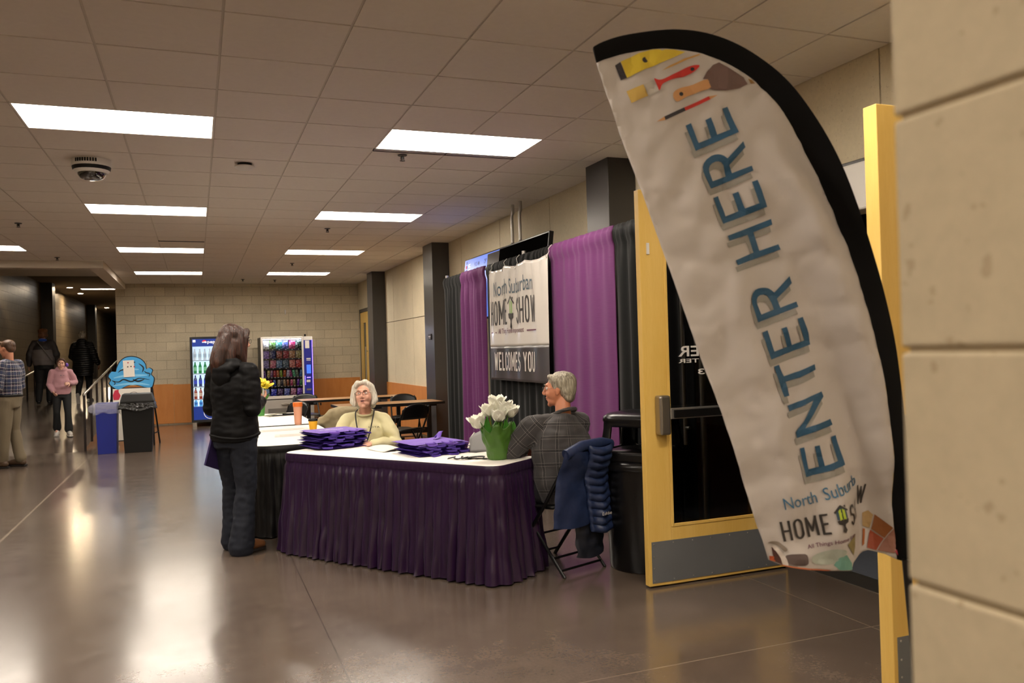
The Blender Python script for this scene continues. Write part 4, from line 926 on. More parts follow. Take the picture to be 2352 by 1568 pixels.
bput(b, sliced(cond('HOME'), .05), .055, .58, .5, .27, 0); bput(b, sliced(cond('SHOW'), .05), .80, .58, .52, .27, 0)
bput(b, txt('All Things Home Improvement', 0, .02), .3, .475, .72, .07, 2)
bput(b, ([(0, 0), (1, 0), (1, 1), (0, 1)], [(0, 1, 2, 3)]), .05, .50, .2, .012, 2); bput(b, ([(0, 0), (1, 0), (1, 1), (0, 1)], [(0, 1, 2, 3)]), 1.08, .50, .25, .012, 2)
def pb(poly, mi):
    cx = cut2d([poly], .12); bput(b, cx, .585, .52, .17, .36/2.62, mi, .004 if mi != 5 else .0033)
for poly_mi in ((0, 3, 5),): logo_house(b, pb, 0, 3, 5)
b.build('lettering', [m_pk, m_pblu, m_pplum, m_pgreen, m_pk, m_vinyl], o)
b = MB(); bput(b, sliced(cond('WELCOMES YOU', .2, .13), .025), .16, .1, 1.1, .2, 0); b.build('welcome_lettering', m_vinyl, o)
for k, s in enumerate((.03, .42, .78, BW-.03)):
    x, y, z = bf(s, BH-.02); b = MB(); b.tube([(x, y, z), (x+.03, y+.01, z+.05), (XD-BX-.06, y+.015, 1.19+.05), (XD-BX-.03, y, 1.19+.085)], .003, 6); b.build('tie_cord', m_white, o)
    b = MB(); b.tube([(x-.004, y+.012*math.cos(a), z+.012*math.sin(a)) for a in [2*PI*i/12 for i in range(12)]], .003, 6, closed=True); b.build('grommet', m_alu, o)
# ---------------------------------------------------------------- televisions
m_bez = M('tv_bezel', '#0c0b0c', .3); m_scroff = M('tv_screen_off', '#0a0908', .55, spec=.0)
m_scron = M('tv_screen_on', '#30468c', .3, emit=.3, ec='#6a8cf5'); m_scrdk = M('tv_window', '#0a0a0c', .3)
TWd, THt = 1.44, .82
def tv(loc, lb, on, tilt):
    o = thing('television', loc, lb, 'television'); o.rotation_euler = (0, tilt, 0)
    b = MB(); b.box((0, -TWd, -THt), (.05, 0, 0)); b.build('casing', m_bez, o, bevel=.006)
    b = MB(); b.box((-.003, -TWd+.018, -THt+.02), (0, -.018, -.018)); b.build('screen', m_scron if on else m_scroff, o)
    if on:
        b = MB()
        def tx(s, y, z, w_, h_, mi, off=.01):
            v, f = text2d(s, off); b.add([(-.005, -(y+x*w_), z+q*h_) for x, q in v], f, mi)
        def bx_(y, z, w_, h_, mi): b.add([(-.0045, -y, z), (-.0045, -y-w_, z), (-.0045, -y-w_, z+h_), (-.0045, -y, z+h_)], [(0, 1, 2, 3)], mi)
        L_ = [(tx, ('9:02 AM', .42, -.13, .2, .055, 0)), (tx, ('29°', .8, -.13, .1, .06, 0)), (tx, ('ACC', .16, -.12, .1, .045, 2)), (bx_, (.08, -.07, .05, .035, 1)), (bx_, (.07, -.13, .035, .04, 3)), (bx_, (.11, -.13, .03, .04, 1)), (bx_, (.08, -.18, .05, .035, 1)), (tx, ('event', .16, -.17, .1, .03, 2)), (tx, ('center', .16, -.2, .1, .03, 2)), (tx, ('weather', .5, -.2, .12, .02, 2)), (bx_, (.92, -.2, .48, .17, 0))]
        for f_, a_ in L_: b = MB(); f_(*a_); b.build('display_text' if f_ is tx else 'display_graphic', [m_scrdk, m_pblue, m_wprint, m_rprint], o)
    return o
tv((3.36, 10.36, 2.66), 'television with a lit blue screen, mostly hidden behind the purple drape', True, .12)
tv((3.31, 8.91, 2.64), 'black television switched off above the banner, hung from silver pipes', False, .12)
o = thing('ceiling_mount', (3.42, 8.62, CZ), 'pair of bent silver conduits carrying the televisions', 'mount')
for k, y in enumerate((.12, -.12)):
    b = MB(); b.tube(catmull([(0, y, .01), (0, y, -.04), (.0, y+.0, -.1), (-.0, y+.03, -.14), (0, y+.03, -.3), (0, y+.03, -.52)], 4), .018, 10); b.build('conduit', m_pipe, o, smooth=50)
    b = MB(); b.ell((0, y+.03, -.44), (.024, .024, .014), 10); b.build('collar', m_pipe, o, smooth=50)
b = MB(); b.box((-.03, -.3, -.62), (.03, .3, -.5)); b.build('bracket', m_black, o)
# ---------------------------------------------------------------- trash can
m_can = M('can_black', '#0b0a0b', .28, spec=.5, bump=.15, bs=30)
o = thing('trash_can', (2.79, 4.86, 0), 'large round black trash can with an open hooded lid behind the yellow door', 'trash can')
b = MB(); b.lathe([(0, .002), (.235, .002), (.24, .02), (.262, .66), (.262, .665), (0, .664)], 48); b.build('body', m_can, o, smooth=40)
lathe_obj('rim', [(.26, .66), (.28, .662), (.287, .675), (.287, .695), (.28, .708), (.26, .72), (0, .72)], m_can, o, n=48)
# hood: square-ish shell with openings on four sides
b = MB()
def rsq(s, z, r=.5, n=40):
    out = []
    for i in range(n):
        a = 2*PI*i/n+PI/4; c, sn = math.cos(a), math.sin(a); p = (abs(c)**5+abs(sn)**5)**(-1/5); out.append((s*p*c, s*p*sn, z))
    return out
NA, NZ = 80, 16
def hs(z): return .238-.03*sm((z-.715)/.26)
vs = []; fs = []
for j in range(NZ+1):
    z = .715+.26*j/NZ; vs += rsq(hs(z), z, n=NA)
for j in range(NZ):
    for k in range(NA):
        fa = ((k+.5) % (NA/4))/(NA/4)-.5; zc = .715+.26*(j+.5)/NZ
        # rsq starts on a corner, so face centres sit halfway between quarter turns
        if abs(fa) < .34 and .775 < zc < .95: continue
        fs.append((j*NA+k, j*NA+(k+1) % NA, (j+1)*NA+(k+1) % NA, (j+1)*NA+k))
b.add(vs, fs)
top = [rsq(.208, .975, n=NA), rsq(.214, .985, n=NA), rsq(.21, 1.005, n=NA), rsq(.19, 1.02, n=NA), rsq(.12, 1.03, n=NA), rsq(.0, 1.033, n=NA)]
for i in range(len(top)-1): b.add(top[i]+top[i+1], [(k, (k+1) % NA, NA+(k+1) % NA, NA+k) for k in range(NA)])
b.add(rsq(.2, .77, n=NA), [tuple(range(NA))])
q = b.build('hood', m_can, o, smooth=50, solid=.016); q.rotation_euler.z = .62
# ---------------------------------------------------------------- doors
def door_leaf(loc, lb, th=.05, wd=1.03, mirror=False):
    o = thing('door_leaf', loc, lb, 'door'); H = 2.425; z0 = .012
    gx0, gx1, gz0, gz1 = .165, wd-.24, .36, 2.2
    b = MB(); b.box((0, 0, z0), (gx0, th, H)); b.box((gx1, 0, z0), (wd, th, H)); b.box((gx0, 0, z0), (gx1, th, gz0)); b.box((gx0, 0, gz1), (gx1, th, H))
    e = .018
    for a in ((gx0, gz0, gx0+e, gz1), (gx1-e, gz0, gx1, gz1), (gx0+e, gz0, gx1-e, gz0+e), (gx0+e, gz1-e, gx1-e, gz1)): b.box((a[0], -.004, a[1]), (a[2], .008, a[3]))
    b.build('wood_panel', m_maple, o, bevel=.003)
    t_ = None
    b = MB(); b.box((gx0, th*.45, gz0), (gx1, th*.55, gz1)); b.build('glass_pane', m_tint, o)
    b = MB(); b.box((.02, -.003, .03), (wd-.02, 0, .28)); b.build('kick_plate', m_kick, o)
    b = MB()
    for i in range(8):
        for z in (.045, .265): b.ell((.035+(wd-.07)*i/7, -.004, z), (.005, .002, .005), 8)
    for z in (.12, .19):
        for x in (.035, wd-.035): b.ell((x, -.004, z), (.005, .002, .005), 8)
    b.build('kick_screw', m_alu, o)
    b = MB(); b.box((.07, -.07, .93), (.145, 0, 1.17)); b.build('latch_case', m_steel, o, bevel=.014, seg=3)
    b = MB(); b.box((.14, -.07, 1.025), (wd-.12, -.035, 1.09)); b.build('push_rail', m_alu, o, bevel=.004)
    b = MB(); b.box((.16, -.082, 1.033), (.62, -.07, 1.08)); b.build('push_pad', m_black, o, bevel=.003)
    b = MB(); b.tube([(.35, th+.05, .84), (.35, th+.05, 1.95)], .013, 10); b.tube([(.35, th, .95), (.35, th+.05, .95)], .01, 8); b.tube([(.35, th, 1.85), (.35, th+.05, 1.85)], .01, 8); b.build('pull_handle', m_alu, o, smooth=40)
    return o
m_kick = M('kick_plate_steel', '#77797b', .5, .35, bump=.05, bs=90, var=.12, vs=3)
t = NT('door_tint'); tr = t.n('BsdfTransparent', {0: (.5, .5, .5, 1)}); gl = t.n('BsdfGlossy', {0: (.8, .8, .8, 1), 1: .03})
t.t.links.new(t.n('MixShader', {0: t.n('Fresnel', {0: 1.5}).outputs[0], 1: tr, 2: gl}).outputs[0], t.t.nodes['Material Output'].inputs[0]); m_tint = t.m
d1 = door_leaf((2.53, 4.37, 0), 'open yellow maple glass door with kick plate and push bar, left of the flag')
b = MB()
def mir(s, x0, x1, z, h):
    v, f = text2d(s, .015); b.add([(x1-x*(x1-x0), .015, z+y*h) for x, y in v], f)
for a_ in (('ER', .26, .41, 1.40, .065), ('TER', .26, .41, 1.36, .025), ('T 3', .40, .56, 1.285, .035)): b = MB(); mir(*a_); b.build('door_lettering', m_white, d1)
b = MB(); b.box((.39, .035, 1.38), (.55, .037, 1.56)); b.box((.39, .035, 1.56), (.55, .037, 1.585), 1); b.build('paper_notice', [m_paper, m_pblue], d1)
b = MB(); b.box((.045, -.008, 2.03), (.065, 0, 2.1)); b.build('magnet_contact', m_white, d1, bevel=.002)
d2 = door_leaf((2.575, 2.54, 0), 'second open yellow door seen nearly edge-on beside the block pillar', th=.07, wd=1.0)
o = thing('door_operator', (XW-.16, 2.75, 2.2), 'white automatic opener box over the doorway behind the flag', 'door opener')
b = MB(); b.box((0, 0, 0), (.155, 1.12, .27)); b.build('cover', m_white, o, bevel=.012)
b = MB()
for z in (.03, .24): b.ell((-.001, 1.08, z), (.003, .006, .006), 8)
b.build('screw', m_darkmetal, o)
# ================================================================ feather flag
FD = 2.5
fo = CAM+fw*FD
def fpx(u, v): return ((u-1176)/FPX*FD, (784-v)/FPX*FD)
outer = [(1362, 110), (1385, 98), (1430, 84), (1500, 73), (1560, 70), (1620, 78), (1680, 98), (1740, 132), (1800, 180), (1850, 240), (1900, 318), (1940, 400), (1975, 495), (2005, 590), (2030, 680), (2052, 780), (2066, 880), (2077, 990), (2085, 1100), (2090, 1200), (2092, 1292)]
inner = [(1370, 143), (1395, 133), (1440, 120), (1500, 111), (1545, 110), (1600, 117), (1655, 135), (1712, 166), (1762, 210), (1803, 257), (1848, 325), (1888, 400), (1922, 480), (1952, 565), (1978, 660), (2003, 760), (2022, 850), (2040, 960), (2055, 1080), (2064, 1190), (2070, 1290)]
left = [(1370, 143), (1400, 232), (1430, 322), (1480, 455), (1540, 620), (1600, 793), (1660, 950), (1700, 1075), (1735, 1190), (1755, 1242), (1771, 1290), (1796, 1299)]
bottom = [(1796, 1299), (1856, 1304), (1906, 1309), (1955, 1309), (1962, 1293), (1980, 1281), (2013, 1274), (2047, 1280), (2070, 1290)]
def interp(pl, y, ax=1):
    for i in range(len(pl)-1):
        a, c = pl[i][ax], pl[i+1][ax]
        if (a-y)*(c-y) <= 0 and a != c: k = (y-a)/(c-a); return pl[i][1-ax]+(pl[i+1][1-ax]-pl[i][1-ax])*k
    return pl[-1][1-ax]
def wfold(a, b_):
    """out-of-plane offset of the cloth (metres) at plane coordinates"""
    u = a/FD*FPX+1176; v = 784-b_/FD*FPX
    R_ = interp(inner, v) if v > 143 else 1700
    d = R_-u; t_ = sm((v-200)/250)
    w_ = .020*math.sin(d/20+.004*v)*math.exp(-d/150)*t_+.034*math.sin(d/47+v*.006)*math.exp(-abs(d-70)/120)*t_
    w_ += .008*noise.noise(Vector((u*.012+v*.008, v*.006-u*.004, 3)))+.008*noise.ridged_multi_fractal(Vector((u*.012, v*.010, 8)), 1, 2, 2, 1, 2)
    w_ += .003*noise.noise(Vector((u*.05, v*.045, 1)))
    # big fold at the lower right
    f = sm((v-1020)/150); x0 = 1985-(v-1085)*.12
    s = (u-x0)/16.; w_ += f*(.035*(1/(1+math.exp(-max(min(s, 30), -30))))-.02*math.exp(-((u-x0+40)/35)**2))
    w_ += .02*sm((v-1230)/70)*math.sin(u*.03)
    return w_
rR = Vector(r2); uU = Vector(u2); fF = Vector(fw)
FB = Vector((fo.x, fo.y, 0))+rR*((2080-1176)/FPX*FD); FB.z = 0
def fmap(a, b_, d=0): p = fo+rR*a+uU*b_+fF*(wfold(a, b_)-d) - FB; return (p.x, p.y, p.z)
o = thing('feather_flag', FB, 'tall curved white feather flag with a black sleeve by the doorway', 'flag')
m_flag = M('flag_cloth', '#c2b9b1', .62, bump=.12, bs=240, bd=.002); m_sleeve = M('flag_sleeve', '#070606', .7, spec=.15)
inn = catmull(inner, 3); body = catmull(left, 3)+catmull(bottom, 3)[1:]
# polygon: left edge down, bottom right, then inner sleeve edge back up
poly = [fpx(*p) for p in left+bottom[1:]+inner[::-1][1:-1]]
vf = cut2d([poly], .014)
def addmap(b, vf, mi=0, d=0): b.add([fmap(x, y, d) for x, y in vf[0]], vf[1], mi)
b = MB(); addmap(b, vf); q = b.build('flag_cloth', m_flag, o, smooth=70, solid=.0015)
ou = catmull(outer, 4); ii = catmull(inner, 4); b = MB(); vs = []; fs = []; nn = 7
for k in range(len(ou)):
    pa, pc = fpx(*ou[k]), fpx(*ii[k])
    for j in range(nn):
        t_ = j/(nn-1); a, b_ = pa[0]+(pc[0]-pa[0])*t_, pa[1]+(pc[1]-pa[1])*t_; we = wfold(*pc)*t_
        for s in (-1, 1):
            bulge = .011*math.sqrt(max(0, 1-(2*t_*.9-.6)**2))+.001; p = fo+rR*a+uU*b_+fF*(we+s*bulge*(1-t_*.8))-FB; vs.append(tuple(p))
for k in range(len(ou)-1):
    for j in range(nn-1):
        for s in (0, 1): fs.append((k*nn*2+j*2+s, k*nn*2+(j+1)*2+s, (k+1)*nn*2+(j+1)*2+s, (k+1)*nn*2+j*2+s))
    fs.append((k*nn*2, k*nn*2+1, (k+1)*nn*2+1, (k+1)*nn*2))
fs.append(tuple([j*2 for j in range(nn)]+[j*2+1 for j in range(nn-1, -1, -1)]))
b.add(vs, fs); b.build('pole_sleeve', m_sleeve, o, smooth=60)
b = MB(); pe = fpx(2081, 1285); pp = fo+rR*pe[0]+uU*pe[1]-FB; b.tube([(pp.x, pp.y, pp.z), (0.01, 0, .35), (0.01, 0, .02)], .012, 10); b.build('pole', m_darkmetal, o, smooth=40)
b = MB(); b.box((-.22, -.03, 0), (.22, .03, .02)); b.box((-.03, -.22, 0), (.03, .22, .02)); b.build('base', m_darkmetal, o, bevel=.004)
# printed letters and tools, outlines in flag coordinates
m_teal = M('flag_print_teal', '#23506e', .6); m_shad = M('flag_print_shadow', '#948f86', .65)
def zz(ox, oy, k): return lambda p, dx=0, dy=0: [fpx(ox+x/k+dx, oy+y/k+dy) for x, y in p]
Z1, Z2, Z3, Z5 = zz(1700, 620, 3.137), zz(1540, 230, 3.919), zz(1360, 60, 5.6), zz(1740, 1060, 6.03)
def cv(p): return catmull(p, 3, True)
LET = [(Z2, [(142, 222), (188, 202), (258, 382), (372, 335), (315, 178), (363, 155), (422, 308), (540, 262), (468, 75), (516, 55), (612, 290), (232, 452)], None),
 (Z2, [(368, 793), (300, 640), (295, 600), (304, 565), (330, 528), (370, 498), (400, 488), (430, 485), (458, 490), (485, 503), (512, 525), (648, 375), (668, 428), (532, 582), (560, 652), (730, 590), (747, 633)], [(388, 723), (355, 640), (352, 612), (360, 585), (378, 566), (410, 550), (435, 549), (460, 558), (480, 580), (508, 677)]),
 (Z2, [(390, 878), (436, 857), (505, 1040), (625, 992), (570, 835), (618, 818), (678, 970), (795, 930), (728, 738), (778, 720), (866, 962), (480, 1110)], None),
 (Z2, [(512, 1222), (720, 1140), (905, 1068), (918, 1118), (760, 1182), (815, 1350), (980, 1293), (1000, 1340), (605, 1485), (590, 1440), (762, 1365), (708, 1205), (530, 1265)], None),
 (Z1, [(130, 377), (85, 245), (80, 210), (90, 170), (112, 143), (140, 130), (168, 125), (195, 125), (217, 130), (238, 143), (258, 160), (362, 42), (382, 92), (275, 205), (300, 270), (415, 225), (430, 262)], [(155, 320), (125, 240), (125, 215), (134, 192), (155, 178), (185, 175), (205, 182), (218, 200), (235, 235), (250, 283)]),
 (Z1, [(158, 450), (198, 433), (250, 587), (348, 553), (302, 422), (338, 408), (384, 540), (475, 507), (418, 350), (458, 336), (508, 455), (522, 535), (225, 645)], None),
 (Z1, [(243, 695), (283, 682), (318, 765), (430, 730), (548, 678), (558, 718), (440, 775), (332, 805), (358, 905), (318, 915)], None),
 (Z1, [(340, 975), (450, 937), (598, 875), (614, 912), (545, 1015), (467, 1138), (663, 1074), (680, 1116), (540, 1160), (408, 1210), (397, 1168), (455, 1095), (500, 1010), (535, 940), (440, 985), (352, 1016)], None),
 (Z1, [(425, 1283), (455, 1274), (490, 1433), (565, 1415), (532, 1268), (568, 1260), (608, 1410), (708, 1375), (660, 1205), (703, 1192), (768, 1405), (620, 1450), (472, 1490)], None)]
def bridge(o_, h_):
    """merge a hole into its outline with a slit"""
    best = min(((math.dist(a, c), i, j) for i, a in enumerate(o_) for j, c in enumerate(h_)))
    _, i, j = best; return o_[:i+1]+h_[j:]+h_[:j+1]+o_[i:]
for nm in range(2):
    b = MB()
    for Z_, p, h_ in LET:
        q = [Z_(p, -2, 16.5)] if nm == 0 else [Z_(p)]
        if h_: q.append(Z_(h_, -2, 16.5) if nm == 0 else Z_(h_))
        addmap(b, cut2d(q, .014), 0, .004 if nm == 0 else .0052)
    b.build('letter_shadow' if nm == 0 else 'enter_here_lettering', m_shad if nm == 0 else m_teal, o)
TOOL = [('#d8bb2c', [[(370, 450), (600, 340), (750, 297), (870, 292), (900, 308), (950, 292), (1060, 292), (1205, 322), (1100, 370), (950, 440), (800, 505), (680, 550), (455, 655)]]),
 ('#2a2327', [[(300, 495), (365, 455), (455, 655), (375, 685)], [(685+38*math.cos(i*.45), 427+38*math.sin(i*.45)) for i in range(14)], [(930, 1160), (1185, 1045), (1205, 1085), (945, 1205)]]),
 ('#c99a52', [[(900, 570), (1000, 500), (1200, 400), (1380, 350), (1400, 362), (1250, 408), (1050, 503)]]),
 ('#c42a1c', [cv([(800, 665), (860, 685), (930, 670), (1050, 610), (1200, 530), (1300, 490), (1385, 492), (1370, 530), (1300, 585), (1200, 635), (1080, 665), (960, 710), (900, 750), (865, 830), (840, 760)]), [(1185, 1045), (1500, 900), (1525, 938), (1205, 1085)]]),
 ('#b8b0a4', [[(670, 745), (790, 680), (862, 828), (725, 890)]]), ('#c9a650', [[(445, 830), (660, 745), (722, 890), (510, 985)]]),
 ('#c8925c', [cv([(1040, 880), (1060, 840), (1140, 790), (1300, 745), (1490, 680), (1535, 780), (1380, 840), (1230, 900), (1130, 960), (1080, 968), (1045, 930)]), [(832, 1225), (930, 1160), (945, 1205)], [(1500, 900), (1620, 880), (1525, 938)]]),
 ('#6a5048', [[(1425, 680), (1480, 580), (1560, 490), (1640, 455), (1800, 550), (1960, 650), (2005, 740), (1900, 790), (1720, 822), (1580, 815), (1500, 795), (1535, 780), (1490, 680)]]), ('#86632c', [[(2010, 668), (2060, 690), (2100, 735), (2040, 740)]])]
for k, (c_, ps) in enumerate(TOOL):
    b = MB()
    for p in ps: addmap(b, cut2d([Z3(p)], .014), 0, .0042+.0001*k)
    b.build('tool_print', M('flag_ink_%d' % k, c_, .6), o)
b = MB()
for c_ in ((1145, 875, 27), (1298, 540, 26)): addmap(b, cut2d([Z3([(c_[0]+c_[2]*math.cos(i*.45), c_[1]+c_[2]*math.sin(i*.45)) for i in range(14)])], 0), 0, .0058)
b.build('tool_print', m_ink, o)
def aff(s, off, org, xv, yv, n=.06):
    v, f = sliced(cond(s) if s in ('HOME', 'S', 'H', 'W') else text2d(s, off), n); return ([fpx(1740+(org[0]+x*xv[0]+y*yv[0])/6.03, 1060+(org[1]+x*xv[1]+y*yv[1])/6.03) for x, y in v], f)
b = MB(); addmap(b, aff('North', .0, (380, 668), (450, -110), (-40, -158)), 0, .0045); addmap(b, aff('Suburb', .0, (925, 530), (545, -180), (-50, -165)), 0, .0045); b.build('show_name_lettering', M('flag_ink_slate', '#3d6f90', .6), o)
for s, org, xv, yv in (('HOME', (372, 1120), (626, -135), (-60, -282)), ('S', (1305, 900), (115, -30), (-60, -290)), ('H', (1420, 840), (40, -22), (-20, -270)), ('W', (1492, 660), (125, -25), (8, -285))):
    b = MB(); addmap(b, aff(s, .012, org, xv, yv), 0, .0045); b.build('show_name_lettering', m_pk, o)
b = MB(); addmap(b, aff('All Things Home Imp', .01, (690, 1220), (690, -160), (-10, -72), .04), 0, .0045); b.build('slogan_lettering', m_pplum, o)
m_lime = M('print_lime', '#b5c93c', .6); b = MB()
def pb2(poly, mi):
    q = [fpx(1740+(1085+x*190-y*32.5)/6.03, 1060+(990-x*55-y*147)/6.03) for x, y in poly]; addmap(b, cut2d([q], 0), mi, {0: .0055, 1: .0052, 2: .0045}[mi])
logo_house(b, pb2, 0, 1, 2); b.build('house_brush_logo', [m_pk, m_lime, m_pblu], o)
LOW = [('#8a7d70', [(165, 1140), (215, 1115), (300, 1120), (360, 1160), (420, 1220), (380, 1250), (300, 1180), (215, 1150)]), ('#4a2a20', [(215, 1190), (270, 1250), (330, 1340), (350, 1430), (260, 1400), (230, 1290)]),
 ('#d0c4b8', [(200, 1190), (270, 1180), (340, 1250), (400, 1340), (420, 1430), (360, 1430), (330, 1340), (270, 1250)]), ('#b5532a', [(190, 1325), (245, 1325), (268, 1400), (200, 1388)]), ('#b5643a', [(340, 1428), (620, 1450), (1000, 1488), (960, 1500), (600, 1470), (340, 1442)]),
 ('#5a4a44', [(400, 1300), (640, 1265), (680, 1340), (650, 1420), (430, 1410)]), ('#a9aea0', [(740, 1300), (1000, 1200), (1180, 1200), (1190, 1270), (1040, 1400), (780, 1400)]), ('#6f9d8c', [(1040, 1420), (1110, 1310), (1205, 1270), (1300, 1400), (1310, 1490), (1120, 1490)]),
 ('#8c5326', [(1755, 790), (1950, 950), (1860, 1110), (1710, 1000)]), ('#96401c', [(1700, 1015), (1850, 1120), (1750, 1285), (1630, 1255)]), ('#9a6a58', [(1870, 1110), (1960, 960), (1995, 1150), (1960, 1300), (1765, 1285)]), ('#a8895a', [(1600, 780), (1680, 740), (1740, 800), (1690, 990), (1590, 960)]),
 ('#a8602c', [(1590, 990), (1630, 1000), (1600, 1200), (1560, 1230)]), ('#8a7d50', [(1210, 1130), (1390, 1010), (1370, 1200), (1330, 1290)]), ('#a8283a', [(1960, 1270), (1990, 1245), (2000, 1330)])]
for k, (c_, p) in enumerate(LOW):
    b = MB(); addmap(b, cut2d([Z5(cv(p) if k in (0, 2, 5, 6) else p)], .012), 0, .0038+.0001*(k % 5)); b.build('picture_print', M('flag_pic_%d' % k, c_, .6), o)
# ================================================================ people
def remesh(prims, voxel, smooth=4, wr=None, dents=None):
    me = bpy.data.meshes.new('tmp'); me.from_pydata(prims.v, [], prims.f)
    bm = bmesh.new(); bm.from_mesh(me); bmesh.ops.remove_doubles(bm, verts=bm.verts, dist=1e-6); bmesh.ops.recalc_face_normals(bm, faces=bm.faces); bm.to_mesh(me); bm.free()
    o = bpy.data.objects.new('tmp', me); col.objects.link(o)
    r = o.modifiers.new('r', 'REMESH'); r.mode = 'VOXEL'; r.voxel_size = voxel; r.adaptivity = 0
    s = o.modifiers.new('s', 'SMOOTH'); s.factor = .5; s.iterations = smooth*2 if smooth < 3 else smooth*3
    dg = bpy.context.evaluated_depsgraph_get(); dg.update()
    m2 = bpy.data.meshes.new_from_object(o.evaluated_get(dg)); bpy.data.objects.remove(o); bpy.data.meshes.remove(me)
    if wr or dents:
        n = len(m2.vertices); co = np.empty(n*3); m2.vertices.foreach_get('co', co); co = co.reshape(-1, 3)
        no = np.empty(n*3); m2.vertices.foreach_get('normal', no); no = no.reshape(-1, 3)
        if wr:
            for amp, sc_, st in wr:
                v = Vector(st)
                d = np.array([noise.noise(Vector((p[0]*sc_[0]+v.x, p[1]*sc_[1]+v.y, p[2]*sc_[2]+v.z))) for p in co]); co = co+no*(d*amp)[:, None]
        if dents:
            for c, rad, dv in dents:
                d2 = ((co-np.array(c))**2).sum(1); co = co+np.exp(-d2/(rad*rad))[:, None]*np.array(dv)
        m2.vertices.foreach_set('co', co.ravel())
    m2.polygons.foreach_set('use_smooth', [True]*len(m2.polygons)); return m2
def place(me, name, mats, parent, matfn=None, bones=None):
    if not isinstance(mats, (list, tuple)): mats = [mats]
    for m in mats: me.materials.append(m)
    if matfn:
        for p in me.polygons: p.material_index = matfn(p.center)
    if bones:
        n = len(me.vertices); co = np.empty(n*3); me.vertices.foreach_get('co', co); co = co.reshape(-1, 3)
        best = np.full(n, 1e9); out = np.zeros((n, 3))
        for p0, p1, r, ref in bones:
            p0, p1 = np.array(p0), np.array(p1); ax = p1-p0; L = np.linalg.norm(ax); ax = ax/L; q = co-p0; t_ = q@ax; tc = np.clip(t_, 0, L)
            d = np.linalg.norm(q-tc[:, None]*ax, axis=1)-r
            rf = np.array(ref, float); rf = rf-ax*(rf@ax); rf /= np.linalg.norm(rf); sd = np.cross(ax, rf)
            ang = np.arctan2(q@sd, q@rf); k = d < best; best[k] = d[k]; out[k, 0] = (ang*r)[k]; out[k, 1] = t_[k]
        a = me.attributes.new('weave', 'FLOAT_VECTOR', 'POINT'); a.data.foreach_set('vector', out.ravel())
    o = bpy.data.objects.new(name, me); col.objects.link(o); o.parent = parent; return o
def plaid(name, base, P_, bands, rough=.85):
    """bands: list of (centre, halfwidth, colour, strength) within one period; drawn both ways"""
    t = NT(name); at = t.n('Attribute', attribute_name='weave'); s = t.n('SeparateXYZ', {0: at.outputs['Vector']}); c = lin(base)
    cur = None
    for ax in (0, 1):
        fr = t.m2('FRACT', t.m2('MULTIPLY_ADD', s.outputs[ax], 1/P_, 50.))
        for ce, hw, c2, st in bands:
            l = t.m2('MULTIPLY', t.m2('LESS_THAN', t.m2('ABSOLUTE', t.m2('SUBTRACT', fr, ce)), hw), st); cur = t.mix(l, cur if cur is not None else c, lin(c2))
    t.put(t.b, 'Base Color', cur); t.b.inputs['Roughness'].default_value = rough; t.b.inputs['Sheen Weight'].default_value = .15
    t.bump(t.n('TexNoise', {'Vector': t.n('TexCoord').outputs['Object'], 'Scale': 260}).outputs[0], .15, .002); return t.m
def hair_mat(name, c, c2, vert=True):
    t = NT(name); co = t.n('TexCoord').outputs['Object']; mp = t.n('Mapping', {'Vector': co, 'Scale': (70, 70, 7)}).outputs[0]
    nz = t.n('TexNoise', {'Vector': mp, 'Scale': 1.6, 'Detail': 4, 'Distortion': .6}).outputs[0]
    t.put(t.b, 'Base Color', t.mix(t.m2('MULTIPLY_ADD', t.m2('SUBTRACT', nz, .5), 3., .5, True), lin(c), lin(c2))); t.b.inputs['Roughness'].default_value = .42; t.bump(nz, .7, .008); return t.m
def skin(name, c):
    t = NT(name); t.b.inputs['Base Color'].default_value = lin(c); t.b.inputs['Roughness'].default_value = .5; pass
    t.bump(t.n('TexNoise', {'Vector': t.n('TexCoord').outputs['Object'], 'Scale': 90, 'Detail': 3}).outputs[0], .12, .002); return t.m
m_eyew = M('eye_white', '#e6e0d8', .2, coat=.5); m_iris = M('iris', '#3d4a52', .15, coat=.8); m_mouth = M('mouth_dark', '#3a1412', .5); m_lip = M('lip', '#b9756a', .45); m_glass = M('spectacle_frame', '#1d1716', .3, .2)
def V(*a): return Vector(a)
def loft(b, pts, rad, n=20, yaw=None):
    """rad: list of (rx, ry); rings perpendicular to the path, rx along side axis"""
    b.tube_e = None; m = len(pts); vs = []; P_ = [Vector(p) for p in pts]
    for i, p in enumerate(P_):
        t = (P_[min(i+1, m-1)]-P_[max(i-1, 0)]).normalized(); side = yaw if yaw is not None else Vector((1, 0, 0)); side = (side-t*side.dot(t)).normalized(); f_ = t.cross(side)
        for k in range(n):
            a = 2*PI*k/n; vs.append(p+side*math.cos(a)*rad[i][0]+f_*math.sin(a)*rad[i][1])
    fs = [(i*n+k, i*n+(k+1) % n, (i+1)*n+(k+1) % n, (i+1)*n+k) for i in range(m-1) for k in range(n)]+[tuple(range(n-1, -1, -1)), tuple((m-1)*n+k for k in range(n))]
    b.add(vs, fs)
def limb(b, pts, rad, n=14):
    P_ = [Vector(p) for p in pts]; b.tube(P_, rad, n)
    for p, r in zip(P_, rad): b.ell(p, (r*.99,)*3, 12)
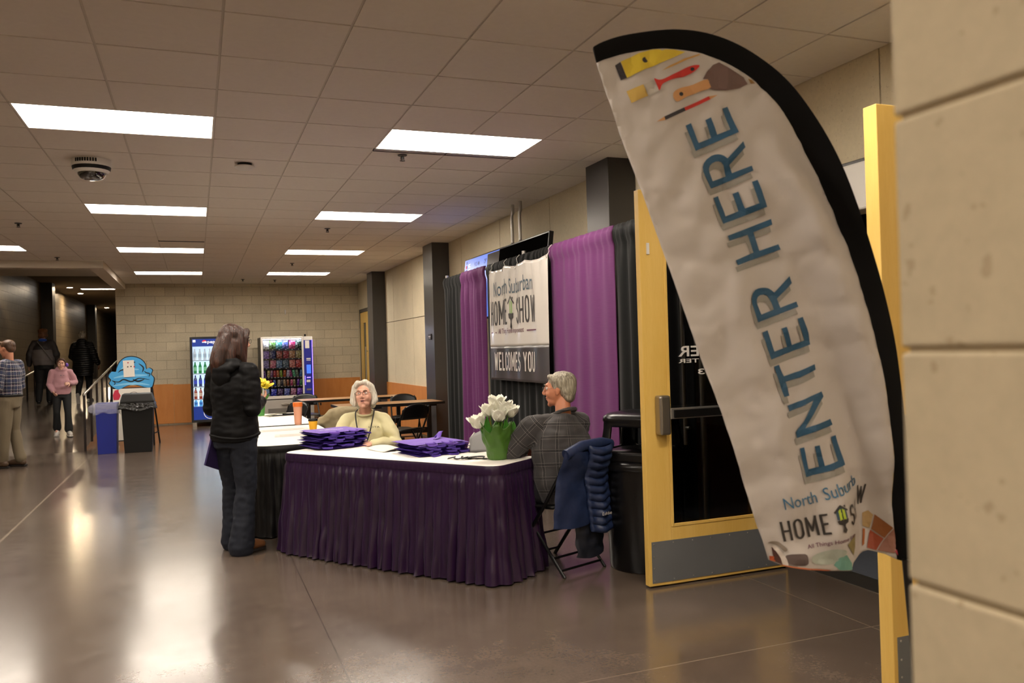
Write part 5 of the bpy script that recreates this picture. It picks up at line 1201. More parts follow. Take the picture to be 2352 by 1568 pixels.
def hand(b, wrist, d, nrm, side, s=1., curl=.5, thumb_curl=.3, spread=.08):
    """d: direction palm points, nrm: palm-side normal, side: +1 if the thumb is on d x nrm side"""
    d = Vector(d).normalized(); nrm = Vector(nrm); nrm = (nrm-d*nrm.dot(d)).normalized(); sd = d.cross(nrm)*side
    w_ = Vector(wrist); M3 = Matrix((sd, d, nrm)).transposed()
    b.tube([w_-d*.015*s, w_+d*.03*s], [.026*s, .028*s], 12, sq=(1, 1)); b.ell(w_+d*.05*s, (.041*s, .05*s, .016*s), 14, rot=M3)
    for k, (off, ln) in enumerate(((.031, .072), (.011, .082), (-.010, .077), (-.030, .060))):
        base = w_+d*.088*s+sd*off*s; a = 0; p = base; pts = [base-d*.02*s, p]; dd = (d+sd*off*spread/.03).normalized()
        for j, fr in enumerate((.45, .3, .25)):
            a += curl*(.9, 1.1, .8)[j]*(1+.08*k); v = dd*math.cos(a)+nrm*math.sin(a); p = p+v*ln*fr*s; pts.append(p)
        limb(b, pts, [.0098*s, .0098*s, .009*s, .0083*s, .0074*s], 10)
    p = w_+d*.028*s+sd*.03*s; pts = [p-sd*.01*s]; v = (d*.65+sd*.75).normalized()
    for j, ln in enumerate((.036, .03, .024)): a = thumb_curl*(j+.6); vv = (v*math.cos(a)+(nrm*.7+d*.5-sd*.4).normalized()*math.sin(a)).normalized(); p = p+vv*ln*s; pts.append(p)
    limb(b, pts, [.014*s, .0125*s, .011*s, .0092*s], 10)
def head_prims(b, T_, s, nose=1., jaw=1., open_=0.):
    def e(c, r, n=16): b.ell(T_ @ Vector(c), [k*s for k in r], n, rot=T_.to_3x3().normalized())
    def q(c): return T_ @ Vector(c)
    e((0, -.014, .03), (.075, .093, .084)); e((0, .02, -.015), (.064*jaw, .072, .088)); e((0, .034, -.074-.008*open_), (.047*jaw, .05, .038)); e((0, .068, -.1-.012*open_), (.022, .018, .017)); e((0, .078, .034), (.05, .016, .013))
    for k in (-1, 1):
        e((k*.036, .062, -.028), (.025, .022, .026)); e((k*.075, -.008, -.005), (.008, .018, .028), 12); e((k*.076, -.004, -.028), (.006, .009, .010), 10); e((k*.011, .1, -.03), (.009*nose, .009, .008), 10)
    b.tube([q((0, .086, .03)), q((0, .1, .0)), q((0, .114*nose if nose > 1 else .112, -.025))], [.0075*s, .0095*s, .0125*s*nose], 10); e((0, .108, -.026), (.012*nose, .012, .010), 10)
    e((0, .085, -.052), (.024, .011, .006), 12); e((0, .082, -.066-.016*open_), (.021, .011, .0065), 12)
def person(label, loc, rz, J, skinm, s=1., bs=None, vox=.007, head_yaw=0, head_pitch=0, head_roll=0, hands=None, look=(0, 0), open_=0, brow='#6a5a48', nose=1., jaw=1., face=True, iris=None, lip=None):
    """J: joints in local metres (facing +y). returns (root, head transform)"""
    o = thing('person', loc, label, 'person', rz=rz)
    Hd = Matrix.Translation(V(*J['head'])) @ Matrix.Rotation(head_yaw, 4, 'Z') @ Matrix.Rotation(head_pitch, 4, 'X') @ Matrix.Rotation(head_roll, 4, 'Y') @ Matrix.Scale(s, 4)
    b = MB(); head_prims(b, Hd, s, nose, jaw, open_)
    bs = bs or s*.94
    nb = V(*J['neck']); hc = Hd @ V(0, -.022, -.055); b.tube([nb+V(0, 0, -.06), nb, hc], [.062*s, .054*s, .052*s], 14)
    pel = V(*J['pelvis']); ch = V(*J['chest']); fwd = J.get('fwd', V(0, 1, 0))
    loft(b, [pel-(ch-pel)*.12, pel, pel.lerp(ch, .45), ch, ch.lerp(nb, .6), nb], [(.11*bs, .085*bs), (.14*bs, .105*bs), (.125*bs, .095*bs), (.14*bs, .1*bs), (.09*bs, .065*bs), (.052*s, .05*s)], yaw=J.get('side'))
    hd = hands or {}
    for k, sd in (('R', 1), ('L', -1)):
        sh, el, wr = V(*J['sh'+k]), V(*J['el'+k]), V(*J['wr'+k]); limb(b, [sh, sh.lerp(el, .5), el, el.lerp(wr, .5), wr], [.046*bs, .042*bs, .036*bs, .034*bs, .027*bs])
        limb(b, [ch.lerp(nb, .5), sh], [.046*bs, .04*bs])
        h = hd.get(k, {}); dd = V(*h.get('d', tuple((wr-el).normalized()))); hand(b, wr, dd, h.get('n', (-sd, 0, 0)), h.get('t', -sd), s*h.get('s', 1), h.get('curl', .45), h.get('tc', .3))
        hp, kn, an = V(*J['hip'+k]), V(*J['kn'+k]), V(*J['an'+k]); limb(b, [hp, hp.lerp(kn, .5), kn, kn.lerp(an, .35), an], [.082*bs, .072*bs, .052*bs, .05*bs, .036*bs])
        ft = V(*J.get('toe'+k, (an.x, an.y+.15*s, an.z-.05))); limb(b, [an+V(0, 0, -.01), an.lerp(ft, .5)+V(0, 0, -.005), ft], [.032*bs, .03*bs, .02*bs])
    dents = []
    R3 = Hd.to_3x3().normalized()
    for k in (-1, 1): dents.append((Hd @ V(k*.031, .088, .012), .0145*s, tuple(R3 @ V(0, -.011*s, 0))))
    me = remesh(b, vox, 2, dents=dents)
    Hi = Hd.inverted()
    def mf(c):
        p = Hi @ Vector(c); p = p
        if p.y > .07 and abs(p.x) < .024-(.0 if not open_ else 0):
            if open_ and -.073-.006*open_ < p.z < -.056 and abs(p.x) < .015: return 2
            if -.072-.008*open_ < p.z < -.050 and abs(p.x) < .021: return 1
        return 0
    place(me, 'body', skinm, o)
    if face:
        b = MB()
        for k in (-1, 1): b.ell(Hd @ V(k*.031, .0745, .012), (.012*s,)*3, 14, 0, R3); lk = V(look[0]*.004, -.0005, look[1]*.003); b.ell(Hd @ (V(k*.031, .0835, .012)+lk), (.0062*s, .0034*s, .0062*s), 10, 1, R3)
        b.build('eyes', [m_eyew, iris or m_iris], o, smooth=80)
        b = MB()
        for k in (-1, 1): b.tube([Hd @ V(k*.014, .094, .032), Hd @ V(k*.03, .093, .038), Hd @ V(k*.047, .08, .034)], [.003*s, .004*s, .002*s], 8)
        b.build('eyebrows', M('brow_'+brow, brow, .8), o, smooth=60)
        b = MB(); b.ell(Hd @ V(0, .0885, -.0525), (.0195*s, .0075*s, .0042*s), 12, 0, R3); b.ell(Hd @ V(0, .0865, -.0625-.012*open_), (.0175*s, .0075*s, .0048*s), 12, 0, R3); b.build('lips', lip or m_lip, o, smooth=80)
        if open_: b = MB(); b.ell(Hd @ V(0, .0905, -.0585-.005*open_), (.0145*s, .004*s, .0038*s+.006*open_*s), 14, 0, R3); b.build('mouth', m_mouth, o, smooth=80)
        # lids
        b = MB()
        for k in (-1, 1): b.grid(lambda u, v: Hd @ (V(k*.031, .0745, .012)+V(math.sin((u-.5)*2.6)*math.cos(.4+v*1.), math.cos((u-.5)*2.6)*math.cos(.4+v*1.), math.sin(.4+v*1.))*.0134), 8, 4); b.grid(lambda u, v: Hd @ (V(k*.031, .0745, .012)+V(math.sin((u-.5)*2.6)*math.cos(-.55-v*.8), math.cos((u-.5)*2.6)*math.cos(-.55-v*.8), math.sin(-.55-v*.8))*.0132), 8, 4)
        b.build('eyelids', skinm, o, smooth=80)
    return o, Hd
def spectacles(o, Hd, s=1., rnd=.85, mat=None, thick=.0016, lens=True):
    b = MB(); q = lambda *a: Hd @ V(*a)
    for k in (-1, 1):
        ring = []
        for i in range(22):
            a = 2*PI*i/22; c, sn = math.cos(a), math.sin(a); p = (abs(c)**3+abs(sn)**3)**(-1/3); ring.append(q(k*.033+.024*p*c, .106-.22*abs(.024*p*c*k+.033-.0)*.35, .008+.0185*rnd*p*sn))
        b.tube(ring, thick*s, 6, closed=True)
        b.tube([q(k*.058, .092, .016), q(k*.073, .05, .014), q(k*.079, -.005, .01), q(k*.078, -.025, -.008)], thick*.9*s, 6)
    b.tube([q(-.01, .106, .012), q(0, .108, .015), q(.01, .106, .012)], thick*s, 6); b.build('spectacles', mat or m_glass, o, smooth=60)
def hair(o, Hd, s, prims, mat, vox=.006, wr=None, name='hair'):
    b = MB(); R3 = Hd.to_3x3().normalized()
    for p in prims:
        if p[0] == 'e': b.ell(Hd @ V(*p[1]), [k*s for k in p[2]], 18, rot=R3)
        else: limb(b, [Hd @ V(*c) for c in p[1]], [r*s for r in p[2]], 12)
    return place(remesh(b, vox, 3, wr), name, mat, o)
def shoe(o, an, toe, mat, solem, s=1., boot=0, name='shoe', lift=0, heel=.03):
    an, toe = V(*an), V(*toe); d = (toe-an); d.z = 0 if not lift else d.z; d.normalize(); sd = d.cross(V(0, 0, 1)).normalized(); upv = sd.cross(d)
    zb = an.z-.085*s
    def Q(f, l, u): return an+d*f*s+sd*l*s+upv*(u-.085)*s
    b = MB(); limb(b, [Q(-.03, 0, .05), Q(.06, 0, .055), Q(.13, 0, .045), Q(.185, 0, .036)], [.038*s, .040*s, .040*s, .030*s]); limb(b, [Q(0, 0, .06), Q(0, 0, .09+boot)], [.042*s, .042*s])
    me = remesh(b, .007, 3); o1 = place(me, name, mat, o)
    out = [(-.072, -.026), (-.07, .026), (-.03, .036), (.05, .036), (.12, .046), (.18, .038), (.21, .018), (.212, -.012), (.18, -.036), (.12, -.042), (.05, -.032), (-.03, -.032)]
    b = MB(); b.prism(catmull(out, 3, True), lambda a, c, h: Q(a, c, .001+h), .018); 
    if heel > .02: b.prism([(-.072, -.026), (-.07, .026), (-.01, .032), (-.01, -.03)], lambda a, c, h: Q(a, c, .0+h), heel*.5)
    b.build('sole', solem, o1)
def torso_prims(b, J, rads, s=1.):
    pel, ch, nb = V(*J['pelvis']), V(*J['chest']), V(*J['neck']); pts = []; rr = []
    for t_, rx, ry in rads:
        p = pel.lerp(ch, t_/.6) if t_ <= .6 else ch.lerp(nb, (t_-.6)/.4)
        pts.append(p); rr.append((rx*s, ry*s))
    loft(b, pts, rr, 24, yaw=J.get('side'))
def sleeve(b, J, k, r, s=1., cut=1.0, padsh=1.0):
    sh, el, wr = V(*J['sh'+k]), V(*J['el'+k]), V(*J['wr'+k]); e_ = el.lerp(wr, cut)
    ch, nb = V(*J['chest']), V(*J['neck'])
    limb(b, [nb.lerp(ch, .32), nb.lerp(ch, .3).lerp(sh, .6), sh-V(0, 0, .012)], [.055*s, r[0]*.8*s, r[0]*.92*s]); limb(b, [ch, sh.lerp(ch, .3)], [.08*s, r[0]*.9*s]); limb(b, [sh-V(0, 0, .012), sh.lerp(el, .5), el, el.lerp(e_, .5), e_], [x*s for x in (r[0]*.93, (r[0]+r[1])/2, r[1], (r[1]+r[2])/2, r[2])])
def leg(b, J, k, r, s=1., end=.97):
    hp, kn, an = V(*J['hip'+k]), V(*J['kn'+k]), V(*J['an'+k]); e_ = kn.lerp(an, end)
    limb(b, [hp, hp.lerp(kn, .5), kn, kn.lerp(e_, .5), e_], [x*s for x in r], 16)
def std(H, **kw):
    k = H/1.75; J = dict(head=(0, .02, 1.632), neck=(0, -.01, 1.475), chest=(0, 0, 1.30), pelvis=(0, 0, .98), shR=(.175, -.01, 1.42), shL=(-.175, -.01, 1.42), elR=(.23, -.03, 1.13), elL=(-.23, -.03, 1.13), wrR=(.24, .08, .9), wrL=(-.24, .08, .9),
        hipR=(.09, 0, .93), hipL=(-.09, 0, .93), knR=(.1, .02, .5), knL=(-.1, .02, .5), anR=(.1, -.02, .095), anL=(-.1, -.02, .095))
    J = {a: tuple(c*k for c in v) for a, v in J.items()}
    for a, v in kw.items(): J[a] = tuple(c*k for c in v) if isinstance(v, tuple) else v
    for q in 'RL':
        if 'toe'+q not in J: a = J['an'+q]; J['toe'+q] = (a[0]+(.02 if q == 'R' else -.02), a[1]+.14*k, a[2]-.05*k)
    return J
# ---------- 1. standing woman in black jacket and jeans
m_jk = M('softshell_black', '#080708', .62, bump=.12, bs=180, bd=.002, spec=.18); m_jean = M('denim_dark', '#0e1422', .8, bump=.35, bs=220, var=.15, vs=9, bd=.002); m_br = M('boot_brown', '#7a4f30', .4); m_sole = M('sole_dark', '#1a1412', .6)
h_br = hair_mat('hair_brown', '#1c0e09', '#4a2a1b'); sk1 = skin('skin_light', '#d39a7c')
k1 = 1.70/1.75
J = std(1.70, anR=(.1, -.06, .095), anL=(-.11, .06, .095), knR=(.1, .0, .5), knL=(-.1, .07, .5), elR=(.225, -.03, 1.12), wrR=(.12, .165, 1.165), elL=(-.24, .0, 1.12), wrL=(-.12, .22, 1.15), head=(0, .035, 1.645), neck=(0, -.005, 1.48))
o, Hd = person('woman in black hooded jacket and dark jeans standing at the black-skirted table', (.26, 6.60, 0), math.radians(-47), J, sk1, .98, None, .0065, head_yaw=-.42, head_pitch=-.12, hands={'R': dict(d=(-.6, .5, .1), n=(-.3, -.4, .8), curl=1., t=1), 'L': dict(d=(.6, .5, .3), n=(.5, 0, .6), curl=.7)}, brow='#3a2418')
b = MB(); torso_prims(b, J, [(-.21, .19, .158), (-.06, .195, .165), (.12, .18, .152), (.3, .175, .145), (.55, .195, .15), (.75, .19, .13), (.9, .13, .095), (.98, .075, .07)])
for k in 'RL': sleeve(b, J, k, (.078, .064, .047), 1, .96)
me = remesh(b, .008, 3, [(.010, (5, 5, 7), (0, 3, 1)), (.005, (14, 14, 30), (4, 0, 2))])
jk = place(me, 'jacket', m_jk, o)
b = MB(); hz = J['neck'][2]
for (c, r) in (((0, -.1, hz-.05), (.115, .06, .05)), ((.07, -.05, hz-.03), (.06, .08, .04)), ((-.07, -.05, hz-.03), (.06, .08, .04)), ((0, -.125, hz-.11), (.09, .035, .07))): b.ell(c, r, 16)
b.tube([V(.085*math.cos(a)*1.05, -.01+.085*math.sin(a), hz-.01-.03*math.sin(a)) for a in [2*PI*i/20 for i in range(20)]], .028, 10, closed=True)
place(remesh(b, .008, 4, [(.012, (14, 14, 10), (1, 1, 1))]), 'hood', m_jk, o)
b = MB(); z_ = J['pelvis'][2]-.07; b.tube([V(.19*math.cos(a), .003+.158*math.sin(a), z_+.012*math.sin(a*2)) for a in [2*PI*i/36 for i in range(36)]], .012, 8, closed=True); b.build('hem_band', m_jk, o, smooth=60)
b = MB(); b.tube([V(.005, .155, z_+.02), V(.005, .158, 1.15), V(.0, .125, 1.36), V(0, .09, 1.43)], .004, 6); b.build('zip', M('zip_grey', '#6a6866', .35, .6), o)
b = MB(); torso_prims(b, J, [(-.3, .165, .14), (-.05, .185, .155), (.15, .155, .13)])
for k in 'RL': leg(b, J, k, (.108, .094, .077, .08, .092), 1, 1.09)
place(remesh(b, .009, 2, [(.012, (9, 9, 6), (7, 1, 1)), (.006, (20, 20, 30), (1, 5, 2))]), 'jeans', m_jean, o)
for k in 'RL': shoe(o, J['an'+k], J['toe'+k], m_br, m_sole, 1., .03, 'boot')
hair(o, Hd, 1., [('e', (0, -.03, .045), (.095, .108, .088)), ('e', (0, -.055, -.02), (.095, .085, .1)), ('t', [(.07, .0, .06), (.088, .0, -.02), (.092, .01, -.1), (.09, .05, -.2), (.08, .07, -.25)], [.03, .034, .034, .026, .012]), ('t', [(-.07, .0, .06), (-.088, .0, -.02), (-.092, .01, -.1), (-.09, .05, -.2), (-.08, .07, -.25)], [.03, .034, .034, .026, .012]),
    ('t', [(.04, -.08, .02), (.055, -.105, -.08), (.055, -.125, -.18), (.055, -.125, -.27)], [.052, .052, .045, .02]), ('t', [(-.04, -.08, .02), (-.055, -.105, -.08), (-.055, -.125, -.17), (-.055, -.125, -.26)], [.052, .052, .045, .02]), ('t', [(0, -.09, .0), (0, -.125, -.1), (0, -.14, -.2), (0, -.14, -.27)], [.05, .05, .045, .025]), ('t', [(.06, -.05, -.02), (.075, -.06, -.1), (.085, -.06, -.2), (.08, -.05, -.26)], [.045, .045, .04, .02]), ('t', [(-.06, -.05, -.02), (-.075, -.06, -.1), (-.085, -.06, -.2), (-.08, -.05, -.26)], [.045, .045, .04, .02]), ('t', [(.055, .06, .085), (.083, .05, .03), (.086, .045, -.05), (.082, .06, -.15)], [.022, .02, .018, .012]), ('t', [(-.05, .06, .085), (-.08, .05, .03), (-.084, .045, -.05), (-.08, .06, -.15)], [.022, .02, .018, .012])], h_br, .006, [(.004, (40, 40, 5), (0, 0, 0)), (.006, (14, 14, 4), (3, 0, 0))])
spectacles(o, Hd)
b = MB(); b.box((-.008, -.09, -.12), (.008, .09, .1), mt=Matrix.Translation((-.13, -.07, .76)) @ Matrix.Rotation(-.35, 4, 'X') @ Matrix.Rotation(.15, 4, 'Z')); 
q = b.build('tote_bag', M('tote_deep_purple', '#25164a', .8), loc=(.26, 6.6, 0), rz=math.radians(-47), bevel=.004); tag(q, 'folded dark purple tote bag hanging at the left hip of the standing woman', 'bag')  # one even dark purple over the whole bag
# ---------- 2. seated white-haired woman in cream sweatshirt
def seatJ(hx=.0, **kw):
    J = dict(pelvis=(0, -.06, .56), chest=(0, -.02, .86), neck=(0, .0, 1.02), head=(0, .04, 1.165), shR=(.19, -.01, .965), shL=(-.19, -.01, .965), elR=(.27, .06, .72), elL=(-.27, .06, .72), wrR=(.12, .26, .68), wrL=(-.12, .26, .68), hipR=(.09, .0, .53), hipL=(-.09, .0, .53), knR=(.11, .42, .52), knL=(-.11, .42, .52), anR=(.11, .42, .095), anL=(-.11, .42, .095)); J.update(kw)
    for q in 'RL':
        if 'toe'+q not in J: a = J['an'+q]; J['toe'+q] = (a[0], a[1]+.14, a[2]-.05)
    return J
m_sw = M('sweatshirt_cream', '#d9d0a2', .88, bump=.2, bs=200, sheen=.2, bd=.002); m_slk = M('slacks_dark', '#23232a', .8, bump=.2); m_shdk = M('shoe_dark', '#1c1a1a', .5)
h_wh = hair_mat('hair_white', '#b8b09c', '#e8e2d2'); sk2 = skin('skin_fair', '#dca58c')
J = seatJ(head=(0, .07, 1.095), neck=(0, .0, .952), chest=(0, -.03, .80), pelvis=(0, -.1, .54), shR=(.165, -.02, .885), shL=(-.165, -.02, .885), elR=(.25, .04, .67), elL=(-.265, .05, .66), wrR=(.08, .2, .69), wrL=(-.08, .22, .67))
o, Hd = person('white-haired woman in a cream sweatshirt with glasses seated between the two skirted tables', (1.42, 7.44, 0), math.radians(163), J, sk2, 1.0, None, .0048, head_yaw=-.1, head_pitch=.17, head_roll=.05, look=(.3, .4), open_=.45, jaw=1.12, brow='#a8947c', hands={'R': dict(d=(-.9, .3, 0), n=(0, -.3, -1), curl=.6, t=1), 'L': dict(d=(.9, .3, 0), n=(0, -.3, -1), curl=.6, t=-1)})
b = MB(); torso_prims(b, J, [(-.2, .2, .16), (0, .225, .18), (.2, .22, .175), (.45, .205, .155), (.62, .19, .14), (.78, .14, .105), (.88, .1, .085), (.93, .08, .075)])
for k in 'RL': sleeve(b, J, k, (.071, .07, .05), 1, .93)
bn = [(J['pelvis'], J['neck'], .2, (0, 1, 0))]
place(remesh(b, .007, 3, [(.012, (6, 6, 7), (2, 5, 1)), (.007, (16, 16, 20), (4, 9, 2))]), 'sweatshirt', m_sw, o)
nb = V(*J['neck']); b = MB(); b.tube([V(.075*math.cos(a), nb.y+.006+.07*math.sin(a), nb.z-.012-.026*math.sin(a)) for a in [2*PI*i/24 for i in range(24)]], .010, 8, closed=True); b.build('collar_rib', m_sw, o, smooth=60)
b = MB()
for k in (-1, 1): b.tube(catmull([(k*.072, -.03, nb.z+.01), (k*.082, .055, nb.z-.01), (k*.07, .125, nb.z-.09), (k*.045, .165, nb.z-.2), (0, .19, nb.z-.33)], 4), .0055, 6)
b.build('lanyard', m_lan, o, smooth=60)
b = MB(); v, f = text2d('SOTA', .01)
for i_, (x, y) in enumerate(v): pass
b.add([(-.04-x*.1, .172+.004, nb.z-.14+y*.014) for x, y in v], f); b.build('shirt_print', M('shirt_ink', '#6a6552', .8), o)
b = MB(); torso_prims(b, J, [(-.2, .18, .14), (.1, .18, .15)])
for k in 'RL': leg(b, J, k, (.105, .095, .08, .07, .06), 1, .9)
place(remesh(b, .01, 3), 'slacks', m_slk, o)
for k in 'RL': shoe(o, J['an'+k], J['toe'+k], m_shdk, m_sole)
hair(o, Hd, 1., [('e', (0, -.036, .046), (.094, .1, .086)), ('e', (0, -.06, -.02), (.09, .065, .08)), ('t', [(.04, .045, .11), (.075, .03, .075), (.094, .015, .0), (.098, .008, -.05), (.084, .015, -.078)], [.026, .028, .028, .032, .022]), ('t', [(-.035, .045, .11), (-.075, .03, .075), (-.094, .015, .0), (-.098, .008, -.05), (-.084, .015, -.078)], [.026, .028, .028, .032, .022]),
    ('t', [(-.02, .05, .118), (.03, .062, .105), (.062, .055, .08)], [.022, .018, .014]), ('t', [(.05, -.07, -.02), (.06, -.06, -.08)], [.05, .035]), ('t', [(-.05, -.07, -.02), (-.06, -.06, -.08)], [.05, .035])], h_wh, .005, [(.0025, (50, 50, 6), (0, 0, 0)), (.004, (16, 16, 5), (3, 0, 0))])
spectacles(o, Hd, 1., .8)
# ---------- 3. seated grey-haired man in grey plaid shirt
m_pg = plaid('shirt_grey_plaid', '#3b3838', .088, [(.45, .02, '#0e0c0d', .95), (.55, .02, '#0e0c0d', .95), (.40, .009, '#8a8480', .8), (.60, .009, '#8a8480', .8)])
h_gr = hair_mat('hair_grey', '#6e6656', '#c4bba6'); sk3 = skin('skin_tan', '#c98462')
rzm = .36
J = seatJ(head=(.07, -.01, 1.19), neck=(.06, -.055, 1.03), chest=(.02, -.065, .86), pelvis=(.02, -.1, .56), shR=(.2, -.06, .955), shL=(-.17, -.01, .955), elR=(.22, .15, .78), elL=(-.27, .13, .79), wrR=(.03, .25, .77), wrL=(-.09, .2, .775), side=V(1, .08, 0))
MR = (2.25, 5.14, 0)
o, Hd = person('grey-haired man in a grey plaid shirt seated at the right end of the purple-skirted table', MR, rzm, J, sk3, 1.0, None, .0055, head_yaw=.56, head_pitch=-.03, brow='#8a8070', nose=1.0, jaw=1.1, hands={'L': dict(d=(.95, .25, -.05), n=(0, -.3, -1), curl=.75, t=-1), 'R': dict(d=(-.95, .2, -.05), n=(0, -.2, -1), curl=.7, t=1)})
b = MB(); torso_prims(b, J, [(-.22, .2, .15), (0, .23, .17), (.25, .24, .175), (.5, .25, .17), (.66, .235, .15), (.8, .19, .125), (.92, .12, .095), (.98, .085, .082)])
for k in 'RL': sleeve(b, J, k, (.095, .075, .05), 1, .9)
bones = [(J['pelvis'], J['neck'], .22, (0, -1, 0))]+[(J['sh'+k], J['el'+k], .085, (0, 0, 1)) for k in 'RL']+[(J['el'+k], J['wr'+k], .06, (0, 0, 1)) for k in 'RL']
place(remesh(b, .0075, 3, [(.016, (7, 7, 10), (5, 5, 1)), (.006, (18, 18, 24), (4, 2, 7))]), 'shirt', m_pg, o, bones=bones)
nb = V(*J['neck']); b = MB(); b.tube([V(nb.x+.08*math.cos(a), nb.y-.008+.078*math.sin(a), nb.z+.005-.03*math.sin(a)) for a in [2*PI*i/24 for i in range(24)]], .014, 8, closed=True); place(remesh(b, .006, 2), 'collar', m_pg, o, bones=bones)
b = MB(); torso_prims(b, J, [(-.22, .19, .15), (.1, .2, .16)])
for k in 'RL': leg(b, J, k, (.11, .1, .085, .075, .065), 1, .95)
place(remesh(b, .01, 3), 'trousers', m_slk, o)
for k in 'RL': shoe(o, J['an'+k], J['toe'+k], m_shdk, m_sole)
hair(o, Hd, 1., [('e', (0, -.03, .045), (.088, .1, .083)), ('e', (0, -.062, -.005), (.082, .06, .075)), ('t', [(-.04, .05, .09), (.0, .062, .093), (.04, .05, .09)], [.016, .018, .016]), ('t', [(.05, .03, .085), (.07, .01, .06)], [.02, .02]), ('t', [(-.05, .03, .085), (-.07, .01, .06)], [.02, .02]), ('e', (0, -.07, -.05), (.07, .04, .045))], h_gr, .0055, [(.003, (45, 20, 20), (0, 0, 0)), (.004, (16, 16, 16), (3, 0, 0))])
spectacles(o, Hd, 1., .7, M('wire_frame', '#8a8078', .3, .8), .0012)
# blue puffer on his chair
m_puf = M('puffer_blue', '#1f2c4d', .42, bump=.3, bs=26, bd=.01); m_pufd = M('puffer_lining', '#141722', .55)
o = thing('puffer_jacket', (2.25, 5.13, 0), 'navy blue quilted jacket hung over the back of the seated man\'s chair', 'jacket', rz=.36)
def puff(x0, x1, z0, z1, y, th, name, mat, quilt=1, seed=0, slant=0):
    def fn(sg):
        def g_(u, v):
            z = z1-(z1-z0)*v; q = abs(math.sin(PI*(z1-z)/.052)) ** .6 if quilt else .8
            t_ = th*(.35+.65*q)*math.sin(PI*min(max(u, 0), 1))**.45
            x = x0+(x1-x0)*u+slant*v+.012*noise.noise(V(v*6, u*3, seed)); yy = y-(.06*sm((.83-z)/.12) if z > .7 else .06)*.8
            yy = y+.07*sm((z-.62)/.2)*-1+.02*noise.noise(V(u*3, v*4, seed+3))
            return (x, yy+sg*t_, z-.02*math.sin(PI*u))
        return g_
    b = MB(); b.grid(fn(-1), 20, 44); b.grid(fn(1), 20, 44); return b.build(name, mat, o, smooth=70)
puff(-.25, .12, .34, .83, -.30, .035, 'body_panel', m_puf, 0, 1, -.06); puff(-.08, .13, .28, .85, -.345, .045, 'quilted_sleeve', m_puf, 1, 2, .07); puff(-.1, .16, .12, .42, -.29, .03, 'dark_lining', m_pufd, 0, 3)
b = MB(); b.tube([(-.24, -.36, .80), (-.1, -.37, .845), (.08, -.37, .85), (.17, -.37, .83)], .035, 12); b.build('collar', m_puf, o, smooth=60)
b = MB(); v, f = text2d('Eddie', .0); b.add([(.03+x*.09, -.41, .385+y*.02) for x, y in v], f); b.build('logo_print', m_white, o)
b = MB(); b.box((.19, -.34, .26), (.215, -.335, .33)); b.build('zip_pull', m_alu, o)
# khaki coat on another chair
o = thing('khaki_coat', (1.42, 8.98, 0), 'khaki coat thrown over a chair left of the cream-sweatshirt woman', 'coat', rz=.05)
b = MB(); limb(b, [(-.22, -.28, .76), (-.12, -.3, .84), (.02, -.31, .86), (.16, -.3, .82), (.24, -.28, .72)], [.06, .075, .08, .075, .05]); limb(b, [(-.2, -.26, .76), (-.2, -.1, .66), (-.18, .05, .58)], [.07, .07, .06]); loft(b, [(0, -.3, .84), (0, -.34, .6), (0, -.35, .34)], [(.2, .06), (.23, .06), (.24, .05)])
place(remesh(b, .01, 3, [(.03, (8, 8, 8), (0, 2, 0)), (.01, (22, 22, 22), (0, 5, 0))]), 'coat_cloth', M('khaki', '#9a8c6c', .85, bump=.2, bs=150), o)
b = MB(); limb(b, [(.16, -.25, .8), (.26, -.2, .74), (.3, -.1, .66)], [.06, .06, .04]); place(remesh(b, .01, 3, [(.02, (12, 12, 12), (0, 2, 0))]), 'scarf', M('scarf_grey', '#5c564a', .9, bump=.4, bs=60), o)
# ---------- 4. man at the left edge
m_fl = plaid('shirt_navy_plaid', '#1b2440', .1, [(.2, .1, '#2f3a5a', .5), (.5, .03, '#c9c4c0', .75), (.62, .012, '#8a4a48', .6), (.8, .06, '#10131f', .7), (.95, .02, '#b9b4b0', .6)])
m_kh = M('chino_khaki', '#6f6450', .85, bump=.25, bs=160, bd=.002); h_sb = hair_mat('hair_sandy', '#3c2818', '#644630')
J = std(1.80, wrR=(.1, .33, 1.16), elR=(.24, .0, 1.12), wrL=(-.1, .33, 1.16), elL=(-.24, .0, 1.12), anR=(.1, -.08, .095), anL=(-.09, .05, .095))
kk = 1.80/1.75
o, Hd = person('man in navy plaid shirt and khaki trousers at the left edge of the view', (-2.48, 13.42, 0), math.radians(66), J, skin('skin_ruddy', '#c98a6c'), 1.03, None, .008, head_pitch=-.2, brow='#6a4a32', jaw=1.08)
b = MB(); torso_prims(b, J, [(-.06, .175, .14), (.1, .18, .15), (.35, .18, .145), (.6, .2, .14), (.78, .18, .12), (.92, .11, .09), (.98, .075, .075)], kk)
for k in 'RL': sleeve(b, J, k, (.082, .068, .048), kk, .92)
bones = [(J['pelvis'], J['neck'], .18, (0, -1, 0))]+[(J['sh'+k], J['el'+k], .07, (0, 1, 0)) for k in 'RL']+[(J['el'+k], J['wr'+k], .055, (0, 0, 1)) for k in 'RL']
place(remesh(b, .01, 3, [(.02, (7, 7, 9), (5, 5, 1))]), 'shirt', m_fl, o, bones=bones)
b = MB(); torso_prims(b, J, [(-.3, .15, .13), (-.05, .175, .145), (.02, .17, .14)], kk)
for k in 'RL': leg(b, J, k, (.105, .095, .08, .073, .066), kk, .95)
place(remesh(b, .01, 2, [(.02, (8, 8, 5), (1, 5, 1))]), 'trousers', m_kh, o)
pz = V(*J['pelvis']); b = MB(); b.tube([V(.178*kk*math.cos(a), .148*kk*math.sin(a), pz.z+.01) for a in [2*PI*i/30 for i in range(30)]], .018, 8, sq=(.4, 1), closed=True); b.build('belt', m_black, o, smooth=60)
